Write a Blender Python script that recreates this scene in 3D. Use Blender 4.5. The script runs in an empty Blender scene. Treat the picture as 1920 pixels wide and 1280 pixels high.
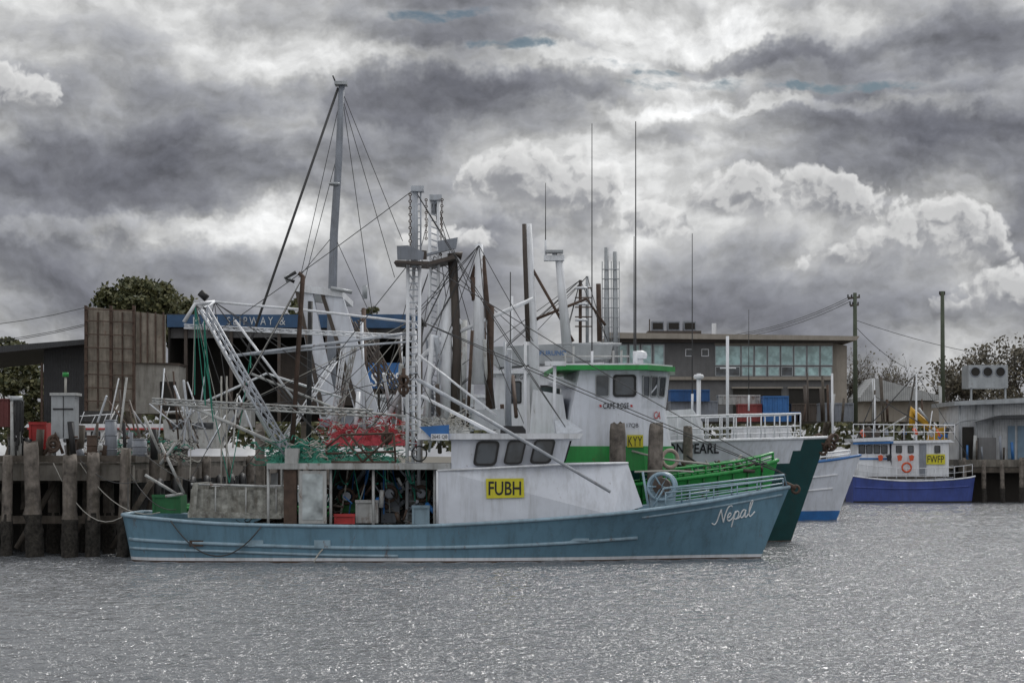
import bpy, math, random
import numpy as np
from mathutils import Vector, Matrix, noise
random.seed(11)
R=random.random
def U(a,b): return a+(b-a)*R()
F=4000.; H=2.8; YH=855.
def P(px,py,d): return Vector(((px-960)/F*d, d, H+(YH-py)/F*d))
def X(px,d): return (px-960)/F*d
def Z(py,d): return H+(YH-py)/F*d
sc=bpy.context.scene; COL=sc.collection
sc.view_settings.view_transform='Standard'; sc.view_settings.look='None'; sc.view_settings.exposure=0
# ---------------- materials
def newmat(name):
    m=bpy.data.materials.new(name); m.use_nodes=True; nt=m.node_tree; nt.nodes.clear()
    o=nt.nodes.new('ShaderNodeOutputMaterial'); b=nt.nodes.new('ShaderNodeBsdfPrincipled')
    nt.links.new(b.outputs[0],o.inputs[0]); return m,nt,b
def mat(name,col,rough=.5,metal=0.,var=.25,scale=1.5,rust=0.,bump=.15,grime=.3,rustcol=(.12,.055,.028),spec=.4,corr=0):
    m,nt,b=newmat(name); L=nt.links.new
    tc=nt.nodes.new('ShaderNodeTexCoord')
    n1=nt.nodes.new('ShaderNodeTexNoise'); n1.inputs['Scale'].default_value=scale; n1.inputs['Detail'].default_value=4; n1.inputs['Roughness'].default_value=.65
    L(tc.outputs['Object'],n1.inputs['Vector'])
    mr=nt.nodes.new('ShaderNodeMapRange'); mr.inputs[1].default_value=.3; mr.inputs[2].default_value=.7; mr.inputs[3].default_value=1-var; mr.inputs[4].default_value=1+var*.5
    L(n1.outputs[0],mr.inputs[0])
    vm=nt.nodes.new('ShaderNodeVectorMath'); vm.operation='SCALE'; vm.inputs[0].default_value=col; L(mr.outputs[0],vm.inputs['Scale'])
    last=vm.outputs[0]
    def mixto(last,c,fac_sock):
        mx=nt.nodes.new('ShaderNodeMix'); mx.data_type='RGBA'; L(fac_sock,mx.inputs[0]); L(last,mx.inputs[6]); mx.inputs[7].default_value=(*c,1); return mx.outputs[2]
    if grime>0:
        mp=nt.nodes.new('ShaderNodeMapping'); mp.inputs['Scale'].default_value=(5,5,.5); L(tc.outputs['Object'],mp.inputs[0])
        n2=nt.nodes.new('ShaderNodeTexNoise'); n2.inputs['Scale'].default_value=1.; n2.inputs['Detail'].default_value=4; n2.inputs['Roughness'].default_value=.7; L(mp.outputs[0],n2.inputs['Vector'])
        g=nt.nodes.new('ShaderNodeMapRange'); g.inputs[1].default_value=.46; g.inputs[2].default_value=.76; g.inputs[3].default_value=0; g.inputs[4].default_value=grime
        L(n2.outputs[0],g.inputs[0]); last=mixto(last,(col[0]*.3+.02,col[1]*.28+.018,col[2]*.25+.012),g.outputs[0])
    if rust>0:
        n3=nt.nodes.new('ShaderNodeTexNoise'); n3.inputs['Scale'].default_value=1.7; n3.inputs['Detail'].default_value=6; n3.inputs['Roughness'].default_value=.75
        mp2=nt.nodes.new('ShaderNodeMapping'); mp2.inputs['Scale'].default_value=(2.2,2.2,.9); mp2.inputs['Location'].default_value=(7,3,5); L(tc.outputs['Object'],mp2.inputs[0]); L(mp2.outputs[0],n3.inputs['Vector'])
        g=nt.nodes.new('ShaderNodeMapRange'); g.inputs[1].default_value=.67-rust*.25; g.inputs[2].default_value=.76-rust*.2; g.inputs[3].default_value=0; g.inputs[4].default_value=.85
        L(n3.outputs[0],g.inputs[0]); last=mixto(last,rustcol,g.outputs[0])
    L(last,b.inputs['Base Color']); b.inputs['Roughness'].default_value=rough; b.inputs['Metallic'].default_value=metal
    b.inputs['Specular IOR Level'].default_value=spec
    if bump>0 or corr>0:
        bp=nt.nodes.new('ShaderNodeBump'); bp.inputs['Strength'].default_value=max(bump,.4 if corr else 0); bp.inputs['Distance'].default_value=.03
        if corr>0:
            w=nt.nodes.new('ShaderNodeTexWave'); w.bands_direction='X'; w.inputs['Scale'].default_value=corr; w.inputs['Distortion'].default_value=0; L(tc.outputs['Object'],w.inputs['Vector']); L(w.outputs[1],bp.inputs['Height'])
            last2=nt.nodes.new('ShaderNodeMix'); last2.data_type='RGBA'; last2.blend_type='MULTIPLY'; last2.inputs[0].default_value=.3
            L(last,last2.inputs[6]); L(w.outputs[0],last2.inputs[7]); L(last2.outputs[2],b.inputs['Base Color'])
        else: L(n1.outputs[0],bp.inputs['Height'])
        L(bp.outputs[0],b.inputs['Normal'])
    return m
white=mat('white_paint',(.68,.70,.74),.42,rust=.14,grime=.45,var=.12)
white2=mat('old_white_paint',(.40,.41,.41),.55,rust=.45,grime=.8,scale=3)
cabinw=mat('cabin_white_paint',(.62,.65,.72),.36,rust=.07,grime=.4,var=.16,scale=.8)
mastw=mat('mast_paint',(.44,.47,.52),.4,rust=.3,grime=.5)
mastg=mat('grey_mast_paint',(.22,.24,.28),.45,rust=.15,grime=.5)
galv=mat('galvanised_steel',(.35,.37,.39),.45,metal=.4,rust=.15)
hullb=mat('blue_hull_paint',(.135,.25,.335),.32,rust=.20,grime=.5,var=.2,scale=.7)
capb=mat('light_blue_paint',(.26,.37,.45),.4,rust=.28,grime=.5)
greenp=mat('green_hull_paint',(.02,.27,.055),.35,rust=.1,grime=.5,var=.2)
greend=mat('green_bulwark_paint',(.012,.15,.035),.4,rust=.2,grime=.8,var=.35)
teal=mat('dark_teal_paint',(.005,.05,.053),.3,rust=.05,grime=.3)
purple=mat('violet_blue_paint',(.055,.085,.30),.35,rust=.05,grime=.5)
bluep=mat('blue_paint',(.03,.14,.38),.4,rust=.05)
deckm=mat('deck_paint',(.25,.27,.27),.7,rust=.3,grime=.5)
rustm=mat('rusty_steel',(.085,.055,.042),.8,var=.5,scale=4,grime=.6)
brown=mat('brown_paint',(.075,.06,.052),.6,rust=.25,grime=.5)
black=mat('black_rubber',(.018,.018,.02),.6,grime=.2)
rope=mat('rope_wire',(.06,.06,.062),.7,grime=0,bump=0)
ropeL=mat('pale_rope',(.38,.37,.34),.8,grime=0,bump=0)
ropeG=mat('green_rope',(.03,.22,.16),.8,grime=0,bump=0)
netm=mat('green_net',(.03,.20,.14),.9,var=.7,scale=9,bump=1.)
netr=mat('red_net',(.36,.045,.06),.9,var=.6,scale=9,bump=1.)
netd=mat('dark_net',(.06,.053,.05),.9,var=.6,scale=9,bump=1.)
yellow=mat('yellow_sign_paint',(.58,.53,.03),.5,grime=.2,var=.08,bump=0)
yel2=mat('yellow_plant_paint',(.55,.30,.02),.5,rust=.2)
red=mat('red_paint',(.38,.03,.03),.5,rust=.1)
orange=mat('orange_plastic',(.6,.09,.03),.5)
letterk=mat('black_lettering',(.015,.015,.02),.5,grime=0,bump=0,var=.05)
letterw=mat('white_lettering',(.78,.8,.82),.5,grime=0,bump=0,var=.05)
letterr=mat('red_lettering',(.5,.04,.04),.5,grime=0,bump=0)
timber=mat('weathered_timber',(.10,.085,.072),.85,var=.5,scale=3,grime=.85,bump=.6)
pilem=mat('grey_pile_timber',(.17,.148,.13),.85,var=.8,scale=3,grime=.95,bump=.8)
oyster=mat('oyster_crust',(.038,.034,.03),.95,var=.9,scale=9,bump=1.)
concrete=mat('concrete',(.19,.175,.155),.85,var=.5,grime=.9,bump=.3)
corrG=mat('dark_corrugated_sheet',(.045,.047,.053),.6,corr=3.,grime=.3)
corrW=mat('white_corrugated_sheet',(.58,.60,.63),.5,corr=3.,grime=.4)
shedd=mat('interior_shade',(.022,.02,.018),.8)  # near-black colour standing in for shade inside openings and under decks
beige=mat('beige_render',(.30,.27,.235),.8,var=.15,grime=.3)
greyw=mat('grey_wall',(.15,.15,.155),.8,var=.15,grime=.3)
fascia=mat('blue_fascia',(.03,.08,.17),.55,grime=.2)
sheetr=mat('rust_stained_sheet',(.25,.22,.185),.7,var=.55,rust=.4,grime=.9,scale=.9)
bark=mat('bark',(.10,.085,.07),.9,var=.4,grime=0,bump=0)
def glassmat(name,col,r=.08,spec=.6,lo=.5,hi=1.8):
    m,nt,b=newmat(name); b.inputs['Roughness'].default_value=r; b.inputs['Specular IOR Level'].default_value=spec
    n=nt.nodes.new('ShaderNodeTexNoise'); n.inputs['Scale'].default_value=1.6; n.inputs['Detail'].default_value=3
    tc=nt.nodes.new('ShaderNodeTexCoord'); nt.links.new(tc.outputs['Object'],n.inputs['Vector'])
    cr=nt.nodes.new('ShaderNodeValToRGB'); cr.color_ramp.elements[0].position=.4; cr.color_ramp.elements[1].position=.62
    cr.color_ramp.elements[0].color=(col[0]*lo,col[1]*lo,col[2]*lo,1); cr.color_ramp.elements[1].color=(col[0]*hi,col[1]*hi,col[2]*hi,1)
    nt.links.new(n.outputs[0],cr.inputs[0]); nt.links.new(cr.outputs[0],b.inputs['Base Color']); return m
glass=glassmat('dark_window_glass',(.03,.036,.044))
tglass=glassmat('teal_reflect_glass',(.32,.49,.50),.12,.8,.7,1.25)  # teal tint with a pale sky reflection put into the base colour
pglass=glassmat('dusty_pale_glass',(.28,.31,.32),.3)
def leafmat(name,c1,c2):
    m,nt,b=newmat(name); g=nt.nodes.new('ShaderNodeNewGeometry'); cr=nt.nodes.new('ShaderNodeValToRGB')
    cr.color_ramp.elements[0].color=(*c1,1); cr.color_ramp.elements[1].color=(*c2,1)
    nt.links.new(g.outputs['Random Per Island'],cr.inputs[0]); nt.links.new(cr.outputs[0],b.inputs['Base Color']); b.inputs['Roughness'].default_value=.7
    return m
leaf=leafmat('leaves',(.03,.04,.014),(.12,.115,.045)); leaf2=leafmat('dry_leaves',(.05,.045,.03),(.13,.11,.075))
# ---------------- mesh builder
class MB:
    def __init__(s): s.v=[];s.f=[];s.m=[];s.sm=[];s.mats=[]
    def mi(s,m):
        if m not in s.mats: s.mats.append(m)
        return s.mats.index(m)
    def face(s,idx,m,sm=False): s.f.append(idx);s.m.append(s.mi(m));s.sm.append(sm)
    def poly(s,pts,m):
        b=len(s.v); s.v+= [Vector(p) for p in pts]; s.face(list(range(b,b+len(pts))),m)
    def tube(s,pts,r,m,n=6,r2=None,cap=True):
        pts=[Vector(p) for p in pts]; k=len(pts)
        if k<2: return s
        up=None; b=len(s.v)
        for i,p in enumerate(pts):
            t=(pts[min(i+1,k-1)]-pts[max(i-1,0)])
            if t.length<1e-7: t=Vector((0,0,1))
            t.normalize()
            if up is None: up=Vector((0,1,0)) if abs(t.y)<.9 else Vector((1,0,0))
            a=t.cross(up).normalized(); c=a.cross(t).normalized(); up=c
            rr=r if r2 is None else r+(r2-r)*i/(k-1)
            for j in range(n):
                w=2*math.pi*j/n; s.v.append(p+a*math.cos(w)*rr+c*math.sin(w)*rr)
        for i in range(k-1):
            for j in range(n):
                s.face([b+i*n+j,b+i*n+(j+1)%n,b+(i+1)*n+(j+1)%n,b+(i+1)*n+j],m,n>4)
        if cap:
            s.face([b+j for j in range(n)][::-1],m); s.face([b+(k-1)*n+j for j in range(n)],m)
        return s
    def box(s,x0,x1,y0,y1,z0,z1,m):
        b=len(s.v)
        for x in (x0,x1):
            for y in (y0,y1):
                for z in (z0,z1): s.v.append(Vector((x,y,z)))
        for q in ([0,1,3,2],[4,6,7,5],[0,4,5,1],[2,3,7,6],[0,2,6,4],[1,5,7,3]): s.face([b+i for i in q],m)
        return s
    def prism(s,poly,y0,y1,m,ins=None):
        n=len(poly); b=len(s.v); ins=ins or [0]*n
        for (x,z),i in zip(poly,ins): s.v.append(Vector((x,y0+i,z)))
        for (x,z),i in zip(poly,ins): s.v.append(Vector((x,y1-i,z)))
        s.face(list(range(b,b+n)),m); s.face(list(range(b+n,b+2*n))[::-1],m)
        for i in range(n):
            j=(i+1)%n; s.face([b+i,b+n+i,b+n+j,b+j],m)
        return s
    def pp(s,pix,d0,d1,m,ins=None):
        return s.prism([(X(a,d0),Z(c,d0)) for a,c in pix],d0,d1,m,ins)
    def loft(s,rings,m,close=True):
        b=len(s.v); n=len(rings[0])
        for r in rings: s.v+=[Vector(p) for p in r]
        for i in range(len(rings)-1):
            for j in range(n): s.face([b+i*n+j,b+i*n+(j+1)%n,b+(i+1)*n+(j+1)%n,b+(i+1)*n+j],m)
        if close: s.face([b+j for j in range(n)][::-1],m); s.face([b+(len(rings)-1)*n+j for j in range(n)],m)
        return s
    def torus(s,c,ax,Rr,r,m,n=20,k=6):
        ax=Vector(ax).normalized(); a=ax.orthogonal().normalized(); b2=ax.cross(a)
        pts=[Vector(c)+a*math.cos(2*math.pi*i/n)*Rr+b2*math.sin(2*math.pi*i/n)*Rr for i in range(n)]
        b=len(s.v)
        for i in range(n):
            o=(pts[i]-Vector(c)).normalized()
            for j in range(k): w=2*math.pi*j/k; s.v.append(pts[i]+o*math.cos(w)*r+ax*math.sin(w)*r)
        for i in range(n):
            for j in range(k): s.face([b+i*k+j,b+i*k+(j+1)%k,b+((i+1)%n)*k+(j+1)%k,b+((i+1)%n)*k+j],m,True)
        return s
    def truss(s,a,b,w0,w1,r,m,bays):
        a=Vector(a);b=Vector(b);t=(b-a).normalized(); u=t.cross(Vector((0,1,0)))
        if u.length<.1: u=t.cross(Vector((1,0,0)))
        u.normalize(); v=t.cross(u); ch=[]
        for q in range(3):
            w=2*math.pi*q/3+.5; o=u*math.cos(w)+v*math.sin(w); ch.append((a+o*w0,b+o*w1)); s.tube(ch[-1],r,m,5)
        for i in range(bays):
            f0=i/bays; f1=(i+1)/bays
            for q in range(3):
                c0,c1=ch[q],ch[(q+1)%3]; s.tube([c0[0].lerp(c0[1],f0),c1[0].lerp(c1[1],f1)],r*.6,m,4)
        return s
    def obj(s,name,parent=None,label=None,cat=None,group=None,kind=None,loc=None):
        me=bpy.data.meshes.new(name)
        org=Vector((0,0,0))
        if parent is None and kind!='structure':
            xs=[v.x for v in s.v]; ys=[v.y for v in s.v]; org=Vector(((min(xs)+max(xs))/2,(min(ys)+max(ys))/2,min(v.z for v in s.v)))
        me.from_pydata([tuple(v-org) for v in s.v],[],s.f)
        for m in s.mats: me.materials.append(m)
        me.polygons.foreach_set('material_index',s.m); me.polygons.foreach_set('use_smooth',s.sm); me.update()
        o=bpy.data.objects.new(name,me); COL.objects.link(o); o.location=org
        if parent is not None:
            o.parent=parent
            if parent.type=='EMPTY': o.matrix_parent_inverse=Matrix.Translation(-parent.location)
        if label: o['label']=label
        if cat: o['category']=cat
        if group: o['group']=group
        if kind: o['kind']=kind
        return o
def thing(name,label,cat,loc,group=None):
    e=bpy.data.objects.new(name,None); e.location=loc; e.empty_display_size=.5; COL.objects.link(e)
    e['label']=label; e['category']=cat
    if group: e['group']=group
    return e
def catm(pts,n):
    k=len(pts); out=[]
    for i in range(n+1):
        t=i/n*(k-1); j=min(int(t),k-2); u=t-j
        p0=pts[max(j-1,0)];p1=pts[j];p2=pts[j+1];p3=pts[min(j+2,k-1)]
        out.append(tuple(.5*((2*b)+(-a+c)*u+(2*a-5*b+4*c-d)*u*u+(-a+3*b-3*c+d)*u**3) for a,b,c,d in zip(p0,p1,p2,p3)))
    return out
def sag(a,b,s,n=10):
    a=Vector(a);b=Vector(b); return [a.lerp(b,i/n)-Vector((0,0,s*4*(i/n)*(1-i/n))) for i in range(n+1)]
class Hull:
    def __init__(h,par,cy,st,side,boot,bottom,deck,cap,zb=-.5,bz=(.14,.04),drop=.4,flare=1.5,n=44,capr=.05,upm=None,uprows=2,upx=99):
        h.par=par;h.cy=cy;h.zb=zb;h.fl=flare; h.S=catm(st,n); S=h.S
        b=MB(); rows=[]
        for (xt,xb,zs,hd,hw) in S:
            rows.append([zs]+[zs+(bz[0]-zs)*k/8 for k in range(1,9)]+[bz[1],zb])
        nr=len(rows[0]); 
        for sd in (-1,1):
            base=len(b.v)
            for s_,zz in zip(S,rows):
                for z in zz: b.v.append(h.pt(s_,z,sd))
            for i in range(len(S)-1):
                for k in range(nr-1):
                    m=side
                    if upm and k<uprows and S[i][0]<upx-k*.45: m=upm
                    if k==nr-3: m=boot
                    if k==nr-2: m=bottom
                    q=[base+i*nr+k,base+(i+1)*nr+k,base+(i+1)*nr+k+1,base+i*nr+k+1]
                    b.face(q if sd<0 else q[::-1],m,True)
        n1=len(S)*nr
        for k in range(nr-1): b.face([k,k+1,n1+k+1,n1+k],side)
        b.obj('hull',par)
        d=MB(); ins=.07
        for s_ in S:
            (xt,xb,zs,hd,hw)=s_
            hi=max(hd-ins,.005); low=h.pt(s_,zs-drop,1); lo=max(low.y-cy-ins,.004)
            for sd in (-1,1):
                d.v.append(Vector((xt,cy+sd*hd,zs-.002))); d.v.append(Vector((xt,cy+sd*hi,zs-.002))); d.v.append(Vector((low.x,cy+sd*min(hi,lo),zs-drop)))
        for i in range(len(S)-1):
            for o in (0,3):
                for k in (0,1): d.face([i*6+o+k,i*6+o+k+1,(i+1)*6+o+k+1,(i+1)*6+o+k],side)
            d.face([i*6+2,i*6+5,(i+1)*6+5,(i+1)*6+2],deck)
        d.obj('deck',par)
        c=MB()
        for sd in (-1,1): c.tube([Vector((s_[0],cy+sd*s_[3],s_[2])) for s_ in S],capr,cap,8)
        c.tube([Vector((S[0][0],cy-S[0][3],S[0][2])),Vector((S[0][0],cy+S[0][3],S[0][2]))],capr,cap,8)
        c.obj('gunwale',par)
    def pt(h,s_,z,sd):
        xt,xb,zs,hd,hw=s_; t=max(0,min(1,(zs-z)/(zs-h.zb)))
        return Vector((xt+(xb-xt)*t,h.cy+sd*(hw+(hd-hw)*(1-t)**h.fl),z))
    def near(h,x,z,off=.015,sd=-1):
        S=h.S
        for i in range(len(S)-1):
            a=h.pt(S[i],z,sd);b=h.pt(S[i+1],z,sd)
            if a.x<=x<=b.x:
                p=a.lerp(b,(x-a.x)/(b.x-a.x)); p.y+=sd*off; return Vector((x,p.y,z))
        p=h.pt(S[-1] if x>0 else S[0],z,sd); return Vector((x,p.y,z))
    def sheer(h,x):
        S=h.S
        for i in range(len(S)-1):
            if S[i][0]<=x<=S[i+1][0]:
                f=(x-S[i][0])/(S[i+1][0]-S[i][0]); return S[i][2]+(S[i+1][2]-S[i][2])*f, S[i][3]+(S[i+1][3]-S[i][3])*f
        return S[-1][2],S[-1][3]
    def strake(h,pts,r,m,name='rubbing_strake'):
        P3=catm(pts,24)
        for sd in (-1,1):
            b=MB(); b.tube([h.near(x,z,.0,sd) for x,z in P3],r,m,6); b.obj(name,h.par)
    def rail(h,x0,x1,hgt,n,r,m,rise=0,name='guard_rail',sides=(-1,1),ins=.08):
        for sd in sides:
            b=MB(); top=[];mid=[]
            for i in range(n+1):
                x=x0+(x1-x0)*i/n; z,hd=h.sheer(x); y=h.cy+sd*max(hd-ins,0)
                p=Vector((x,y,z)); q=p+Vector((0,0,hgt+rise*i/n)); b.tube([p,q],r*.8,m,5); top.append(q); mid.append(p.lerp(q,.5))
            b.tube(top,r,m,6); b.tube(mid,r*.7,m,5)
            b.obj(name,h.par)
def text(par,name,body,x0,x1,z0,z1,yf,m,shear=0,bold=.012,space=1.):
    cu=bpy.data.curves.new(name,'FONT'); cu.body=body; cu.size=1; cu.shear=shear; cu.extrude=0; cu.resolution_u=3; cu.offset=bold; cu.space_character=space
    o=bpy.data.objects.new('tmp',cu); COL.objects.link(o); bpy.context.view_layer.update()
    dg=bpy.context.evaluated_depsgraph_get(); me=bpy.data.meshes.new_from_object(o.evaluated_get(dg)); bpy.data.objects.remove(o)
    xs=[v.co.x for v in me.vertices]; ys=[v.co.y for v in me.vertices]
    ax,bx,ay,by=min(xs),max(xs),min(ys),max(ys)
    for v in me.vertices:
        x=x0+(v.co.x-ax)/(bx-ax)*(x1-x0); z=z0+(v.co.y-ay)/(by-ay)*(z1-z0)
        y=yf(x,z) if callable(yf) else yf
        v.co=(x,y,z)
    me.materials.clear(); me.materials.append(m); me.name=name
    ob=bpy.data.objects.new(name,me); COL.objects.link(ob)
    if par:
        ob.parent=par
        if par.type=='EMPTY': ob.matrix_parent_inverse=Matrix.Translation(-par.location)
    return ob
def textp(par,name,body,a,b,t,bo,d,m,shear=0,bold=.012,space=1.): return text(par,name,body,X(a,d),X(b,d),Z(bo,d),Z(t,d),d,m,shear,bold,space)
def bil(c,u,v): return (c[0]*(1-u)+c[1]*u)*(1-v)+(c[3]*(1-u)+c[2]*u)*v
def window(par,c,gm=None,fm=None,r=.18,fr=.1,nrm=(0,-1,0),name='window',off=.0):
    gm=gm or glass; fm=fm or black; c=[Vector(p) for p in c]; n=Vector(nrm).normalized(); b=MB()
    w=(c[1]-c[0]).length; h=(c[3]-c[0]).length; ru=r*min(w,h)/w; rv=r*min(w,h)/h; fu=fr*min(w,h)/w; fv=fr*min(w,h)/h
    def ring(iu,iv):
        o=[]
        for cx,cy,a0 in ((1-ru,rv,-90),(1-ru,1-rv,0),(ru,1-rv,90),(ru,rv,180)):
            for k in range(5):
                a=math.radians(a0+k*22.5); u=cx+math.cos(a)*ru; v=cy+math.sin(a)*rv
                o.append((.5+(u-.5)*(1-2*iu),.5+(v-.5)*(1-2*iv)))
        return o
    A=ring(0,0);B=ring(fu,fv); N=len(A); 
    def put(L,d): 
        s=len(b.v); b.v+=[bil(c,u,v)+n*d for u,v in L]; return s
    a0=put(A,off-.01);a1=put(A,off+.03);b1=put(B,off+.03);b0=put(B,off+.006)
    for s,t in ((a0,a1),(a1,b1),(b1,b0)):
        for i in range(N): j=(i+1)%N; b.face([s+i,s+j,t+j,t+i],fm)
    b.face([b0+i for i in range(N)],gm)
    return b.obj(name,par)
def winp(par,x0,y0,x1,y1,d,sl=0,**k):
    return window(par,[P(x0,y1,d),P(x1,y1,d),P(x1+sl,y0,d),P(x0+sl,y0,d)],**k)
def whip(par,px,y0,y1,d,r=.022,name='whip_antenna',lean=0):
    b=MB(); b.tube([P(px,y1,d),P(px,y1-30,d)],r*1.8,white,6); b.tube([P(px,y1-30,d),P(px+lean,y0,d)],r,rope,5,r2=r*.55); b.obj(name,par)
def web(par,tops,bots,n,r=.012,m=None,name='rigging',sg=.15):
    b=MB()
    for _ in range(n):
        a=random.choice(tops);c=random.choice(bots); b.tube(sag(a,c,U(0,sg),5),r,m or rope,4,cap=False)
    return b.obj(name,par)
def chain(mb,a,c,m,w=.03):
    a=Vector(a);c=Vector(c); n=max(2,int((a-c).length/.09))
    for i in range(n): mb.torus(a.lerp(c,(i+.5)/n),(1,0,0) if i%2 else (0,1,0),w*1.2,w*.5,m,7,4)
def RT(par,name,lst,r,m,n=8,r2=None):
    b=MB(); b.tube([P(*q) for q in lst],r,m,n,r2=r2); return b.obj(name,par)
# =============== BOAT 1 : blue trawler =================
D=56.6; CY=58.6
boat=thing('fishing_trawler','blue steel prawn trawler with white wheelhouse moored stern to wharf','boat',(-1.4,CY,0))
st=[(-10.42,-10.15,1.24,1.55,1.2),(-10.2,-9.95,1.22,1.95,1.6),(-9.4,-9.3,1.15,2.25,2.0),(-7.6,-7.6,1.02,2.4,2.2),(-5,-5,.96,2.42,2.3),(-2.5,-2.5,.96,2.42,2.3),(0,0,1.08,2.4,2.1),(2,2,1.22,2.25,1.6),(3.6,3.4,1.37,1.9,1.0),(5.1,4.7,1.56,1.32,.5),(6.5,6.0,1.78,.62,.15),(7.62,6.62,1.96,.05,.02)]
h1=Hull(boat,CY,st,hullb,white,rustm,deckm,capb,bz=(.12,.04),drop=.3)
h1.strake([(-10.2,.60),(-8,.5),(-4,.38),(0,.44),(3.35,.62)],.055,capb)
h1.strake([(-10.2,.36),(-8,.3),(-5,.2),(-3,.17)],.045,capb)
h1.strake([(3.45,1.17),(5,1.37),(6.4,1.58),(7.4,1.75)],.035,capb,'bow_strake')
for px,w,hh,m in ((480,28,12,capb),(605,30,12,capb),(368,26,11,rustm),(1085,40,5,capb)):
    b=MB(); x=X(px,56.3);z=Z(1018 if px!=1085 else 1012,56.3);p=h1.near(x,z,.02); b.box(x-w/140,x+w/140,p.y-.02,p.y+.12,z-hh/140,z+hh/140,m); b.obj('scupper_plate',boat)
b=MB(); b.tube(sag(h1.near(X(605,56.2),.35,.04),h1.near(X(590,56.2),.03,.3),-.03),.02,ropeL); b.obj('discharge_hose',boat)
b=MB(); b.tube(sag(h1.near(-9.0,1.1,.06),h1.near(-6.6,.95,.06),.85,16),.018,rope); b.obj('mooring_line',boat)
strokes=[[(-.35,.12),(-.1,-.05),(.15,.25),(.4,1.0),(.55,1.25)],[(.5,1.25),(.6,.7),(.78,-.02)],[(.78,-.02),(.95,.7),(1.2,1.3),(1.5,1.42),(1.6,1.3)],
[(1.15,.3),(1.42,.42),(1.52,.62),(1.38,.74),(1.2,.5),(1.2,.12),(1.4,.0),(1.75,.25)],[(1.72,.2),(1.98,.78),(1.8,.1),(1.62,-.65)],[(1.93,.55),(2.15,.76),(2.32,.55),(2.2,.12),(1.98,.02),(1.86,.15)],[(2.15,.03),(2.35,.1),(2.5,.3)],
[(3.0,.66),(2.78,.74),(2.52,.4),(2.55,.06),(2.78,.12),(3.02,.68)],[(3.02,.7),(2.94,.12),(3.08,.0),(3.3,.25)],[(3.3,.25),(3.6,1.0),(3.7,1.42),(3.52,1.4),(3.38,.7),(3.38,.1),(3.55,-.02),(3.95,.35)]]
b=MB()
for s_ in strokes:
    q=[]
    for (u,v) in catm(s_,18):
        px=1343+u*19.5; py=982-v*20-u*4.0; q.append(h1.near(X(px,57.6),Z(py,57.6),.02))
    b.tube(q,.02,letterw,5)
b.obj('name_lettering',boat)
b=MB(); b.pp([(820,986),(1150,966),(1207,950),(1178,866),(1062,868),(820,880)],D,60.5,cabinw,[0,.05,.45,.5,.12,.0]); b.obj('deckhouse',boat)
b=MB()
b.tube([P(820,882,D-.01),P(1062,870,D-.01)],.03,white,6); b.tube([P(820,882,D),P(820,984,D)],.035,white,6); b.tube([P(1062,870,D+.1),P(1178,868,D+.48)],.03,white,6); b.obj('deckhouse_trim',boat)
b=MB(); b.pp([(846,881),(1056,871),(1070,821),(846,821)],56.75,60.35,cabinw,[0,.25,.15,0]); b.obj('wheelhouse',boat)
d=56.72
winp(boat,886,826,930,873,d,8,r=.2); winp(boat,943,825,978,870,d,10,r=.2); winp(boat,992,823,1032,869,d,11,r=.2)
window(boat,[Vector((X(1057,57),57.1,Z(866,57))),Vector((X(1057,57),58.3,Z(866,57))),Vector((X(1069,57),58.3,Z(826,57))),Vector((X(1069,57),57.1,Z(826,57)))],nrm=(1,0,.2),off=.02)
b=MB(); b.pp([(783,812),(1095,812),(1088,822),(783,824)],56.45,60.65,white,[0,.35,.35,0]); b.obj('wheelhouse_roof',boat)
b=MB(); b.pp([(1040,788),(1060,783),(1094,806),(1080,812),(1044,812)],57.4,59.6,mastw,[.3,.3,.1,0,0]); b.obj('roof_visor',boat)
b=MB(); b.pp([(786,800),(842,796),(842,824),(812,824)],56.4,56.44,bluep); b.obj('registration_board',boat)
b=MB(); b.pp([(808,813),(841,813),(841,825),(808,825)],56.33,56.38,white); b.obj('number_board',boat)
textp(boat,'registration_lettering','2645 QB',810,839,815,823,56.32,letterk,bold=0)
b=MB(); b.pp([(911,897),(982,896),(983,932),(912,934)],D-.035,D-.005,yellow); b.obj('call_sign_board',boat)
textp(boat,'call_sign_lettering','FUBH',916,977,902,928,D-.045,letterk)
b=MB(); b.pp([(500,868),(845,868),(845,880),(500,879)],56.7,60.5,white2); b.obj('deck_canopy',boat)
for px in (503,542,620,700,815):
    for dd in (56.9,60.3): b=MB(); b.tube([Vector((X(px,56.9),dd,Z(878,56.9))),Vector((X(px,56.9),dd,.7))],.04,white2,6); b.obj('canopy_post',boat)
b=MB(); b.pp([(532,880),(556,880),(556,985),(532,985)],56.8,57.1,rustm); b.pp([(534,840),(560,840),(556,880),(534,880)],56.75,57.2,white2); b.obj('winch_post',boat)
b=MB(); b.pp([(560,882),(612,882),(612,981),(560,981)],56.75,56.85,white2); b.pp([(567,888),(605,888),(605,974),(567,974)],56.735,56.749,pglass); b.obj('screen_door',boat)
b=MB(); b.pp([(620,880),(818,880),(818,985),(620,985)],60.1,60.2,shedd); b.obj('canopy_dark_sheet',boat)  # dark sheet painted as the shade beneath the partly open canopy
b=MB(); b.pp([(760,900),(800,900),(800,975),(760,975)],58.6,58.7,white2); b.obj('side_locker',boat)
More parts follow.
